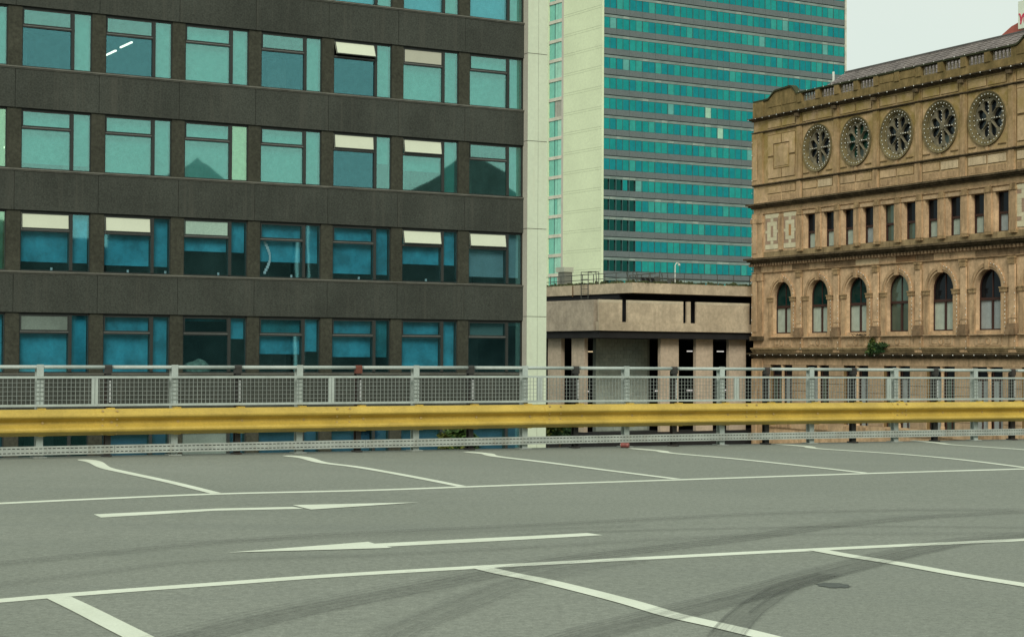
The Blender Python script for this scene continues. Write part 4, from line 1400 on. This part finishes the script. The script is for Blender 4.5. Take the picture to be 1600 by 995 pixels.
ME_nl = [bx(-NH + .05, NH - .05, 0.295, 0.305, .05, .86).mesh('lower_pane', q) for q in (m_net, m_net2, m_vgg)]
ME_na = bx(-NH - .12, NH + .12, -0.045, -0.001, 1.97, 2.14).mesh('lintel', m_pan)
ME_pl = bx(-0.2, 0.2, -0.09, -0.001, 0.05, 1.95).mesh('pilaster', m_stone2)
ME_cap = MB()
ME_cap.box(-0.24, 0.24, -0.14, -0.001, 1.95, 2.05)
ME_cap.box(-0.20, 0.20, -0.11, -0.001, 2.05, 2.27)
ME_cap.box(-0.24, 0.24, -0.13, -0.001, -0.12, 0.049)
ME_cap = ME_cap.mesh('capital', m_capst)
for k, c in enumerate(nwx):
    wn = put('window', ME_nf, V, (c, 0, zt0))
    g_ = k in (4, 5)
    put('upper_pane', ME_ng[1 if k == 4 else 0], wn)
    put('lower_pane', ME_nl[2 if g_ else random.choice((0, 0, 1))], wn)
    put('lintel', ME_na, V, (c, 0, zt0))
    for cc_ in ((c + NWP / 2,) if k else (c - NWP / 2, c + NWP / 2)):
        put('pilaster', ME_pl, V, (cc_, 0, zt0))
        put('capital', ME_cap, V, (cc_, 0, zt0))
# inlaid stone pattern panels in the end bays of this storey
def inlay(u, w_, z0, h, mid):
    gx = [u + w_ * f for f in (0, .14, .22, .40, .60, .78, .86, 1)]
    gz = [z0 + h * f for f in (0, .14, .24, .34, .46, .54, .66, .78, .88, 1)]
    P_, K_, O_ = m_palest, m_pinkst, mid
    rows = ['PPPPPPP', 'KKKPKKK', 'KPPPPPK', 'KPPOPPK', 'PPPOPPP', 'KPPOPPK', 'KPPPPPK', 'KKKPKKK', 'PPPPPPP']
    for r, row in enumerate(rows):
        c = 0
        while c < 7:
            e = c
            while e + 1 < 7 and row[e + 1] == row[c]:
                e += 1
            mm = {'P': P_, 'K': K_, 'O': O_}[row[c]]
            bx(gx[c] + .004, gx[e + 1] - .004, -0.02 - (0.006 if row[c] == 'P' else 0), -0.001, gz[r] + .004, gz[r + 1] - .004).build('inlay_block', mm, V)
            c = e + 1
for i in (0, 6):
    u = B(i)
    inlay(u + 0.14, 1.34, 6.36, 2.05, m_pinkst)
    inlay(u + 1.98, 1.22, 6.36, 2.05, m_orange)
    bx(u + 1.52, u + 1.94, -0.09, -0.001, 6.28, 8.25).build('pilaster', m_stone2, V)
    bx(u + 3.26, u + 3.66, -0.10, -0.001, 6.28, 8.25).build('pilaster', m_stone2, V)
# --- arched storey
AZ0, AZS, AH = 1.44, 3.50, 0.925
def arch_bay(n=20):
    m = MB()
    x0, x1, z1 = -BP / 2, BP / 2, 5.03
    # jambs
    m.box(x0, -AH, 0, 0.34, 1.25, AZS)
    m.box(AH, x1, 0, 0.34, 1.25, AZS)
    m.box(-AH, AH, 0, 0.34, 1.25, AZ0)
    b = len(m.v)
    for i in range(n + 1):
        a = pi * i / n
        px, pz = AH * cos(a), AZS + AH * sin(a) * 1.02
        tx = x1 + (x0 - x1) * i / n
        m.v += [(px, 0, pz), (tx, 0, z1), (px, 0.34, pz)]
    for i in range(n):
        q = b + 3 * i
        m.f.append([q, q + 1, q + 4, q + 3])
        m.f.append([q, q + 3, q + 5, q + 2])
        m.mi += [0, 0]
    m.quad((AH, 0, AZS), (x1, 0, AZS), (x1, 0, z1))
    m.quad((x0, 0, AZS), (-AH, 0, AZS), (x0, 0, z1))
    return m.mesh('arch_wall', m_stone)
ME_ab = arch_bay()
def arch_ring(r0, r1, y0, y1, mat, name, n=20, sc=1.02):
    m = MB()
    for i in range(n + 1):
        a = pi * i / n
        for r, y in ((r0, y0), (r1, y0), (r1, y1), (r0, y1)):
            m.v.append((r * cos(a), y, AZS + r * sin(a) * sc))
    for i in range(n):
        for k in range(4):
            m.f.append([4 * i + k, 4 * i + (k + 1) % 4, 4 * (i + 1) + (k + 1) % 4, 4 * (i + 1) + k])
            m.mi.append(0)
    m.f += [[0, 1, 2, 3], [4 * n + 3, 4 * n + 2, 4 * n + 1, 4 * n]]
    m.mi += [0, 0]
    return m.mesh(name, mat)
ME_ar1 = arch_ring(AH + 0.12, AH + 0.30, -0.10, -0.001, m_stone2, 'archivolt')
ME_ar2 = arch_ring(AH + 0.01, AH + 0.11, -0.05, -0.001, m_pan, 'archivolt')
ME_ark = MB().poly_y([(-0.12, AZS + AH - 0.02), (0.12, AZS + AH - 0.02), (0.17, AZS + AH + 0.38), (0.06, AZS + AH + 0.46), (-0.06, AZS + AH + 0.46), (-0.17, AZS + AH + 0.38)], -0.16, -0.002).mesh('keystone', m_stone2)
ME_imp = MB()
for sg in (-1, 1):
    c = sg * (AH + 0.19)
    ME_imp.box(c - .22, c + .22, -0.13, -0.001, AZS - 0.22, AZS - 0.03)
    ME_imp.box(c - .25, c + .25, -0.16, -0.001, AZS - 0.03, AZS + 0.03)
ME_imp = ME_imp.mesh('impost', m_capst)
ME_jamb = [bx(sg * (AH + 0.19) - .17, sg * (AH + 0.19) + .17, -0.09, -0.001, 1.26, AZS - 0.221).mesh('jamb_pilaster', m_stone2) for sg in (-1, 1)]
ME_asill = bx(-AH - .36, AH + .36, -0.16, -0.001, 1.20, 1.255).mesh('sill', m_pan)
ME_aprn = MB()
ME_aprn.box(-AH, AH, -0.03, -0.001, 0.70, 1.15)
ME_aprn = ME_aprn.mesh('apron_panel', m_pan)
mr_ = MB()
annulus(mr_, 0, 0.925, 0.13, 0.19, -0.06, -0.031, n=20)
mr_.box(-0.7, -0.3, -0.05, -0.031, 0.78, 0.81)
mr_.box(-0.7, -0.3, -0.05, -0.031, 1.04, 1.07)
mr_.box(0.3, 0.7, -0.05, -0.031, 0.78, 0.81)
mr_.box(0.3, 0.7, -0.05, -0.031, 1.04, 1.07)
mr_.box(-0.73, -0.7, -0.05, -0.031, 0.78, 1.07)
mr_.box(0.7, 0.73, -0.05, -0.031, 0.78, 1.07)
ME_rnd = mr_.mesh('roundel', m_stone2)
def arch_glass(z0, z1a, y, inset=0.05):
    pts = [(-AH + inset, z0), (AH - inset, z0)]
    if z1a is None:
        n = 16
        r = AH - inset
        pts += [(r * cos(pi * i / n), AZS + r * sin(pi * i / n) * 1.02) for i in range(n + 1)]
    else:
        pts += [(AH - inset, z1a), (-AH + inset, z1a)]
    return MB().poly_y(pts, y, y + 0.01)
ZM = 2.98
af = MB()
af.box(-AH, -AH + .06, .25, .34, AZ0, AZS)
af.box(AH - .06, AH, .25, .34, AZ0, AZS)
af.box(-AH + .06, AH - .06, .25, .34, AZ0, AZ0 + .07)
af.box(-AH + .06, AH - .06, .22, .34, ZM - .07, ZM + .07)
af.box(-.06, .06, .24, .33, AZ0 + .07, ZM - .07)
af.box(AH - .22, AH - .16, .24, .33, AZ0 + .07, ZM - .07)
af.box(-.025, .025, .26, .33, ZM + .07, AZS + AH - .06)
ME_af = af.mesh('window', m_wood)
ME_afr = arch_ring(AH - .07, AH, .25, .34, m_wood, 'arch_frame')
ME_au = [arch_glass(ZM + .07, None, .30).mesh('upper_pane', q) for q in (m_vgl, m_vgt, m_vgg)]
ME_al = [arch_glass(AZ0 + .07, ZM - .07, .30).mesh('lower_pane', q) for q in (m_net, m_net2, m_vgg)]
ME_bp = MB()
ME_bp.box(-.2, .2, -.12, -.001, 1.30, 4.62)
ME_bp.box(-.235, .235, -.15, -.001, 2.0, 2.05)
ME_bp = ME_bp.mesh('pilaster', m_stone)
ME_bj = MB()
ME_bj.box(-.245, -.202, -.008, -.0005, 1.76, 4.6)
ME_bj.box(.202, .245, -.008, -.0005, 1.76, 4.6)
ME_bj = ME_bj.mesh('shadow_joint', m_groove)
ME_isc = MB()
for sg in (-1, 1):
    c = sg * (AH + .44)
    ME_isc.box(c - .19, c + .19, -.04, -.001, AZS - .2, AZS - .16)
    ME_isc.box(c - .19, c + .19, -.06, -.001, AZS - .03, AZS + .02)
ME_isc = ME_isc.mesh('impost_band', m_capst)
ME_bc = MB()
ME_bc.box(-.26, .26, -.2, -.001, 4.88, 4.975)
ME_bc.box(-.22, .22, -.17, -.001, 4.62, 4.88)
ME_bc = ME_bc.mesh('capital', m_capst)
ME_bb = MB()
ME_bb.box(-.33, .33, -.24, -.001, 1.2, 1.5)
ME_bb.box(-.28, .28, -.2, -.001, 1.5, 1.75)
ME_bb = ME_bb.mesh('pilaster_base', m_grime)
ME_bd = bx(-.27, .27, -.1, -.001, .34, 1.198).mesh('pedestal', m_stone2)
au = [1, 1, 1, 2, 0, 0, 0]
al = [0, 0, 0, 2, 0, 1, 0]
for i in range(7):
    c = C_(i) + 0.04
    put('arch_wall', ME_ab, V, (B(i) + BP / 2, 0, 0)) if False else put('arch_wall', ME_ab, V, (c, 0, 0))
    for me in (ME_ar1, ME_ar2, ME_ark, ME_imp, ME_jamb[0], ME_jamb[1], ME_asill, ME_aprn, ME_rnd, ME_isc):
        put(me.name.split('.')[0], me, V, (c, 0, 0))
    wn = put('window', ME_af, V, (c, 0, 0))
    put('arch_frame', ME_afr, wn)
    put('upper_pane', ME_au[au[i]], wn)
    put('lower_pane', ME_al[al[i]], wn)
    if i:
        for me in (ME_bp, ME_bc, ME_bb, ME_bd, ME_bj):
            put(me.name.split('.')[0], me, V, (c - BP / 2, 0, 0))
cL = C_(0) + .04 - BP / 2
cR = C_(6) + .04 + BP / 2
bx(0, cL - .001, 0, .34, 1.25, 5.03).build('wall', m_stone, V)
if cR < ULEN:
    bx(cR + .001, ULEN, 0, .34, 1.25, 5.03).build('wall', m_stone, V)
cornice('plinth_moulding', 0.62, 0.34, 0.14, m_sillst)
# --- storey below: paired square windows between coursed piers
gz0, gz1 = -3.6, -0.36
gp = []
for i in range(7):
    c = C_(i) - 0.05
    gp.append((c - 1.1, c - 0.12))
    gp.append((c + 0.12, c + 1.1))
ed = [0.0] + sum([[a, b] for a, b in gp], []) + [ULEN]
m_rust2 = surf('coursed pier stone', (0.44, 0.315, 0.195), rough=0.92, patch=0.16, pscale=1.1, grain=0.15, gscale=6, streak=DIRT, sfac=0.4, spec=0.12)
for j in range(0, len(ed), 2):
    a, b = ed[j], ed[j + 1]
    if b - a < 0.4:
        m = MB().lathe([(.12, gz0), (.12, gz0 + .15), (.09, gz0 + .2), (.085, gz1 - .35), (.13, gz1 - .25), (.13, gz1)], cx=(a + b) / 2, cy=.14, n=10)
        m.build('colonnette', m_stone, V, smooth=False)
    else:
        bx(a, b, 0.03, .34, gz0, gz1 - .001).build('pier_core', m_groove, V)
        z = gz0
        while z < gz1 - .05:
            h = min(0.44, gz1 - z)
            bx(a + .0, b, -0.02, .028, z + .012, z + h - .012).build('stone_block', m_rust2, V)
            z += 0.44
for k, (a, b) in enumerate(gp):
    f = MB()
    f.box(a, a + .06, .22, .3, gz0, gz1)
    f.box(b - .06, b, .22, .3, gz0, gz1)
    f.box(a + .06, b - .06, .22, .3, -1.02, -.94)
    f.box((a + b) / 2 - .03, (a + b) / 2 + .03, .22, .3, gz0, -1.02)
    wn = f.build('window', m_wood, V)
    bx(a + .06, b - .06, .27, .28, -.94, gz1).build('upper_pane', m_vgl, wn)
    bx(a + .06, b - .06, .27, .28, gz0, -1.02).build('lower_pane', m_net2 if k % 3 else m_vgg, wn)
wall(-4.0, gz0 - .001, 'sill_course', m_pan, y0=-.06)
wall(STREET, -4.002, 'base_wall', m_stone)
for i in range(7):
    c = C_(i) - .05
    for s in range(5):
        a = c - 1.0 + .42 * s
        bx(a, a + .34, -.09, -.061, -3.95, -3.68).build('carved_block', m_stone2, V)
# --- parapet
bx(0, ULEN, .02, .28, 14.171, 14.62).build('parapet_base', m_parapet, V)
def solid(u0_, u1_, z1_=15.12):
    return bx(u0_, u1_, .03, .27, 14.622, z1_).build('parapet_wall', m_parapet, V)
def cop(u0_, u1_, z0_=15.122):
    return bx(u0_, u1_, -.04, .34, z0_, z0_ + .1).build('coping', m_algae, V)
for i in (0, 6):
    u = B(i)
    a, b = u + .25, u + BP - .15
    n = 10
    prof_ = [(a, 15.12)] + [(a + .9 * k / n, 15.12 + .42 * (0.5 - 0.5 * cos(pi * k / n))) for k in range(1, n + 1)]
    top = prof_ + [(b - .75, 15.62)] + [(b - .75 + .75 * k / n, 15.62 - .5 * (0.5 - 0.5 * cos(pi * k / n))) for k in range(1, n + 1)]
    poly = [(u - .1, 14.622), (u + BP + .1, 14.622), (u + BP + .1, 15.12)] + list(reversed(top)) + [(u - .1, 15.12)]
    MB().poly_y(poly, .03, .27).build('parapet_scroll', m_parapet, V)
    cm = MB()
    tp = [(u - 1.1 if i == 0 else u, 15.12)] + top + [(u + BP + .1 if i == 0 else ULEN, 15.12)]
    for (xa, za), (xb, zb3) in zip(tp[:-1], tp[1:]):
        b_ = len(cm.v)
        for (xx, zz) in ((xa, za), (xb, zb3)):
            cm.v += [(xx, -.05, zz + .003), (xx, .35, zz + .003), (xx, .35, zz + .1), (xx, -.05, zz + .1)]
        for q in ((0, 1, 5, 4), (1, 2, 6, 5), (2, 3, 7, 6), (3, 0, 4, 7), (0, 3, 2, 1), (4, 5, 6, 7)):
            cm.f.append([b_ + k for k in q])
            cm.mi.append(0)
    cm.build('coping', m_algae, V)
    bx(u + .35, u + BP / 2 - .05, 0.0, .029, 14.68, 15.05).build('parapet_panel', m_parapet, V)
    bx(u + BP / 2 + .05, u + BP - .3, 0.0, .029, 14.68, 15.05).build('parapet_panel', m_parapet, V)
bx(-.05, 1.0, -.04, .3, 14.175, 15.118).build('parapet_pier', m_parapet, V)
ME_bal = MB().lathe([(.055, 0), (.055, .04), (.035, .07), (.06, .16), (.062, .22), (.04, .34), (.03, .40), (.055, .44), (.055, .5)], n=8).mesh('baluster', m_balus, smooth=True)
for i in range(1, 6):
    u = B(i)
    for a in (u - .2, u + BP / 2 - .2):
        bx(a, a + .4, -.03, .3, 14.622, 15.12).build('parapet_pier', m_parapet, V)
    for a, b in ((u + .2, u + BP / 2 - .2), (u + BP / 2 + .2, u + BP - .2)):
        if i == 3:
            solid(a, b)
            bx(a + .08, b - .08, 0.0, .029, 14.68, 15.06).build('parapet_panel', m_parapet, V)
        else:
            for k in range(5):
                put('baluster', ME_bal, V, (a + (b - a) * (k + .5) / 5, .15, 14.621))
    cop(u + (.105 if i == 1 else 0.001), u + BP - (.0 if i < 5 else .0))
# --- slate roof: eaves behind the parapet, ridge set back, hipped at its left end
m_slate = surf('slate', (0.20, 0.172, 0.16), rough=0.7, patch=0.2, pscale=0.8, grain=0.2, gscale=6, streak=(0.22, 0.20, 0.16), sfac=0.4, sstretch=(0.6, 0.6, 3))
m_slate2 = surf('slate dark', (0.115, 0.11, 0.105), rough=0.7, patch=0.2, grain=0.2)
y0r, z0r, y1r, z1r = 0.9, 14.75, 3.0, 16.48
xl, xt = 3.3, 4.95
rb = MB()
rb.quad((xl, y0r, z0r), (ULEN, y0r, z0r), (ULEN, y1r, z1r), (xt, y1r, z1r))
rb.quad((xl, y0r, z0r), (xt, y1r, z1r), (xt, y1r + 6, z1r), (xl, y0r + 10, z0r))
rb.quad((xt, y1r, z1r), (ULEN, y1r, z1r), (ULEN, y1r + 6, z1r), (xt, y1r + 6, z1r))
RO = rb.build('roof', m_slate2, V)
nrow = 13
sn, cs = (z1r - z0r), (y1r - y0r)
ln = math.hypot(sn, cs)
sl_ = MB()
for r in range(nrow):
    t0_, t1_ = r / nrow, (r + 1.25) / nrow
    x = xl + (xt - xl) * t0_ - random.uniform(0, .3)
    while x < ULEN - .05:
        w_ = random.uniform(.26, .36)
        xe = min(x + w_, ULEN)
        lim = xl + (xt - xl) * t0_
        if x >= lim:
            lift0, lift1 = random.uniform(.03, .05), random.uniform(.008, .014)
            ny, nz_ = -sn / ln, cs / ln
            p = []
            for tt, lf in ((t0_, lift0), (min(t1_, 1.0), lift1)):
                p.append((y0r + cs * tt + ny * lf, z0r + sn * tt + nz_ * lf))
            b_ = len(sl_.v)
            sl_.v += [(x + .008, *p[0]), (xe - .008, *p[0]), (xe - .008, *p[1]), (x + .008, *p[1]), (x + .008, p[0][0] - ny * .025, p[0][1] - nz_ * .025), (xe - .008, p[0][0] - ny * .025, p[0][1] - nz_ * .025)]
            sl_.f += [[b_, b_ + 1, b_ + 2, b_ + 3], [b_ + 4, b_ + 5, b_ + 1, b_]]
            sl_.mi += [0, 0]
        x = xe
sl_.build('slates', m_slate, RO, kind='stuff')
rd = MB()
x = xt
while x < ULEN:
    rd.box(x, min(x + .43, ULEN), y1r - .1, y1r + .1, z1r - .02, z1r + .06)
    x += .45
rd.build('ridge_tiles', m_slate2, RO, kind='stuff')
MB().tube((3.75, 3.0, 14.4), (3.75, 3.0, 16.7), .07, 8).build('vent_pipe', m_white, V)
# --- strings of bulbs along the ledges and round the arches
def line(x0, x1, y, z, step, zf=None):
    o_ = []
    x = x0
    while x < x1:
        o_.append((x, y, (zf(x) if zf else z) + random.uniform(-.015, .015)))
        x += step
    return o_
string('string_lights', 'string of white bulbs along the upper ledge just above the rose windows', line(-.1, ULEN, -.33, 14.1, .72), wire=True)
string('string_lights', 'string of white bulbs along the mossy parapet top below the slate roof', line(4.6, B(6), -.08, 15.2, .78), wire=True)
string('string_lights', 'string of white bulbs along the low ledge under the arched windows', line(.1, ULEN, -.33, .2, .78), wire=True)
string('string_lights', 'sparse white bulbs running down the far left corner of the stone building', [(.05, -.16, z) for z in [1.5 + .75 * k for k in range(17)]], wire=False)
an = ['leftmost arched window', 'second arched window from the left', 'third arched window from the left', 'arched window above the leafy shrub', 'second arched window from the right', 'rightmost arched window']
for i in range(6):
    c = C_(i) + .04
    pts = [(c + (AH + .32) * cos(a), -.12, AZS + (AH + .32) * sin(a)) for a in [pi * .55 - pi * .55 * k / 9 for k in range(10)]]
    pts += [(c + AH + .38, -.15, AZS - .1 - .2 * k) for k in range(1, 12)]
    pts += [(c + BP / 2 + .25, -.16, 3.2 - .33 * k) for k in range(9)]
    string('string_lights', 'white bulbs round the arch and right jamb of the ' + an[i], pts, wire=False, r=.03)

# --- leafy shrub rooted on the ledge, and greenery at street level
m_leaf = surf('leaf', (0.05, 0.10, 0.02), rough=0.6, patch=0.4, pscale=3, grain=0.3, gscale=9)
m_leaf2 = surf('leaf dark', (0.022, 0.055, 0.016), rough=0.6, patch=0.4, pscale=3)
m_leaf3 = surf('leaf pale', (0.12, 0.14, 0.03), rough=0.6, patch=0.4, pscale=3)
m_twig = surf('twig', (0.07, 0.05, 0.03))
def leaves(n, blobs, size, seed):
    rnd = random.Random(seed)
    m = MB()
    for i in range(n):
        bx_, by, bz, rx, ry, rz, mi = rnd.choice(blobs)
        d = Vector((rnd.gauss(0, 1), rnd.gauss(0, 1), rnd.gauss(0, 1))).normalized() * rnd.uniform(.35, 1)
        p = Vector((bx_ + d.x * rx, by + d.y * ry, bz + d.z * rz))
        a = Vector((rnd.gauss(0, 1), rnd.gauss(0, 1), rnd.gauss(0, .6))).normalized()
        b = a.cross(Vector((rnd.gauss(0, 1), rnd.gauss(0, 1), rnd.gauss(0, 1)))).normalized()
        s = size * rnd.uniform(.6, 1.4)
        m.quad(p - a * s, p + b * s * .45, p + a * s, p - b * s * .45, mi=mi if rnd.random() < .75 else rnd.randrange(3))
    return m
SH = thing('shrub', 'green leafy shrub sprouting from the ledge below the arched windows', 'shrub', vw(11.9, -.18, .325), VY)
lv = leaves(900, [(-.35, -.05, .30, .45, .22, .30, 0), (-.55, -.05, .05, .4, .2, .25, 0), (.35, -.05, .38, .55, .25, .24, 1), (.05, -.1, .1, .6, .25, .25, 1), (-.45, 0, .58, .22, .15, .25, 2)], .085, 3)
lv.build('foliage', [m_leaf, m_leaf2, m_leaf3], SH)
tw = MB()
for i in range(7):
    tw.tube((random.uniform(-.1, .1), .05, 0), (random.uniform(-.8, .7), -.1, random.uniform(.2, .6)), .015, 5)
tw.build('stems', m_twig, SH)
TWG = thing('twig_nest', 'bare dark twigs caught on the pilaster base left of the leafy shrub', 'twigs', vw(10.55, -.3, 1.22), VY)
tw = MB()
for i in range(14):
    a = random.uniform(-.9, .9)
    tw.tube((a * .5, random.uniform(-.1, .1), random.uniform(0, .08)), (a * .5 + random.uniform(-.4, .4), random.uniform(-.15, .15), random.uniform(0, .16)), .02, 5)
tw.build('twigs', m_twig, TWG)
def street_shrub(label, x, y, z, sc, seed):
    t_ = thing('street_tree', label, 'tree', (x, y, STREET), 0)
    h = z - STREET
    t1 = MB().lathe([(.16, 0), (.12, h * .5), (.06, h * .85)], n=8)
    for k in range(5):
        a = k * 1.3
        t1.tube((0, 0, h * (.5 + .05 * k)), (sc * .7 * cos(a), sc * .7 * sin(a), h * (.72 + .05 * k)), .035, 5)
    t1.build('trunk', m_twig, t_)
    leaves(1300, [(0, 0, h - sc * .4, sc * .8, sc * .8, sc * .7, 0), (sc * .4, 0, h - sc * 1.1, sc * .9, sc * .8, sc * .7, 1), (-sc * .5, .2, h - sc, sc * .8, sc * .8, sc * .8, 2)], .13, seed).build('crown', [m_leaf, m_leaf2, m_leaf3], t_)
street_shrub('small green treetop glimpsed under the yellow barrier in front of the office windows', -1.85, 63.0, -2.35, .62, 8)
street_shrub('low green bush glimpsed under the yellow barrier beside the cream pillar', 2.05, 82.0, -2.75, .7, 9)

# --- red roofed house and white sign board behind the stone building
m_redroof = surf('red roof', (0.42, 0.12, 0.09), rough=0.8, patch=0.12, pscale=1.5)
m_brick = surf('red brick', (0.3, 0.13, 0.09), patch=0.15)
hb = vw(13.0, 8.0, 0)
HB = thing('red_roof_building', 'building with a dull red pitched roof showing behind the slate roof', 'building', (hb.x, hb.y, 0), VY)
MB().poly_y([(-1.0, 17.75), (6.5, 17.75), (6.5, 18.5), (1.2, 18.5), (.1, 18.25)], .0, 4.0).build('roof', m_redroof, HB)
bx(-.8, 6.4, .2, 3.8, STREET, 17.748).build('wall', m_brick, HB)
m_sign = surf('white sign board', (0.72, 0.78, 0.64), rough=0.5, patch=0.05, grain=0.08, gscale=7, streak=(0.45, 0.48, 0.4), sfac=0.4, sstretch=(3, 3, .4))
m_signred = surf('sign red', (0.55, 0.06, 0.10), rough=0.5)
sp_ = vw(14.06, 7.6, 0)
SG = thing('sign_board', 'white rooftop sign board with large red lettering cut off by the picture edge', 'sign', (sp_.x, sp_.y, 0), VY)
bx(0, 5.0, 0, .35, 17.9, 19.40).build('board', m_sign, SG)
for x in (.4, 2.4, 4.4):
    bx(x, x + .12, .36, .5, 14.3, 19.0).build('prop', m_black, SG)
def stroke(pts, wd, name, par):
    m = MB()
    P = smooth_line(pts, 8)
    for i, p in enumerate(P):
        t_ = (P[min(i + 1, len(P) - 1)] - P[max(i - 1, 0)]).normalized()
        n_ = Vector((-t_.y, t_.x))
        ww = wd * (0.55 + 0.45 * sin(pi * min(1, .15 + i / (len(P) - 1) * .85)))
        for s_ in (.5, -.5):
            e = p + n_ * ww * s_
            m.v += [(e.x, -.02, e.y), (e.x, -.001, e.y)]
    for i in range(len(P) - 1):
        b = 4 * i
        m.f += [[b, b + 2, b + 6, b + 4], [b, b + 4, b + 5, b + 1], [b + 2, b + 3, b + 7, b + 6]]
        m.mi += [0, 0, 0]
    me = m.mesh(name, m_signred)
    return put(name, me, par)
stroke([(.06, 18.72), (.15, 18.66), (.2, 18.5), (.19, 18.3)], .09, 'letter_stroke', SG)
stroke([(.2, 18.14), (.28, 18.42), (.40, 18.62), (.5, 18.66)], .12, 'letter_stroke', SG)
stroke([(.46, 18.66), (.50, 18.45), (.49, 18.25), (.56, 18.14)], .12, 'letter_stroke', SG)

# --- buildings to the right of the car park, beyond the frame, mirrored in the office glass
m_mslate = surf('far slate', (0.22, 0.24, 0.24))
m_mstone = surf('far stone', (0.17, 0.16, 0.15), patch=0.35, pscale=0.3)
m_mwin = far_pane('far window', (0.012, 0.014, 0.016), (0.03, 0.035, 0.035))
def far_block(name, label, x, y, yaw, ln_, dp, z1, roofs, bays):
    t_ = thing(name, label, 'building', (x, y, 0), yaw)
    bx(0, ln_, 0, dp, STREET, z1).build('wall', m_mstone, t_)
    for kind, a, b, h in roofs:
        m = MB()
        if kind == 'pyr':
            q = ((a + b) / 2, dp / 2, z1 + h)
            m.quad((a, 0, z1), (b, 0, z1), q)
            m.quad((b, 0, z1), (b, dp, z1), q)
            m.quad((b, dp, z1), (a, dp, z1), q)
            m.quad((a, dp, z1), (a, 0, z1), q)
        else:
            c_ = (a + b) / 2
            m.poly_y([(a, z1), (b, z1), (c_, z1 + h)], 0, dp)
        m.build('roof', m_mslate, t_)
    k = ln_ / bays
    me = bx(-.55, .55, -.06, .05, 0, 2.0).mesh('window', m_mwin)
    for r in range(6):
        for i in range(bays):
            put('window', me, t_, (k * (i + .5), 0, z1 - 3.2 - 3.6 * r))
    return t_
far_block('pyramid_roof_building', 'dark building with a pyramid roof mirrored in the office windows', 64.5, -8.0, R(56), 17, 14, 12.6, [('pyr', 1, 12.5, 5.0)], 5)
far_block('gabled_building', 'dark gabled building mirrored in the right hand office windows', 74.5, 6.4, R(56), 26, 14, 11.6, [('gab', 4, 24, 5.5)], 7)
far_block('flat_roof_building', 'long dark flat roofed building mirrored in the lower office windows', 41.0, -42.0, R(56), 40.5, 14, 9.6, [('gab', 26, 38, 1.4)], 11)
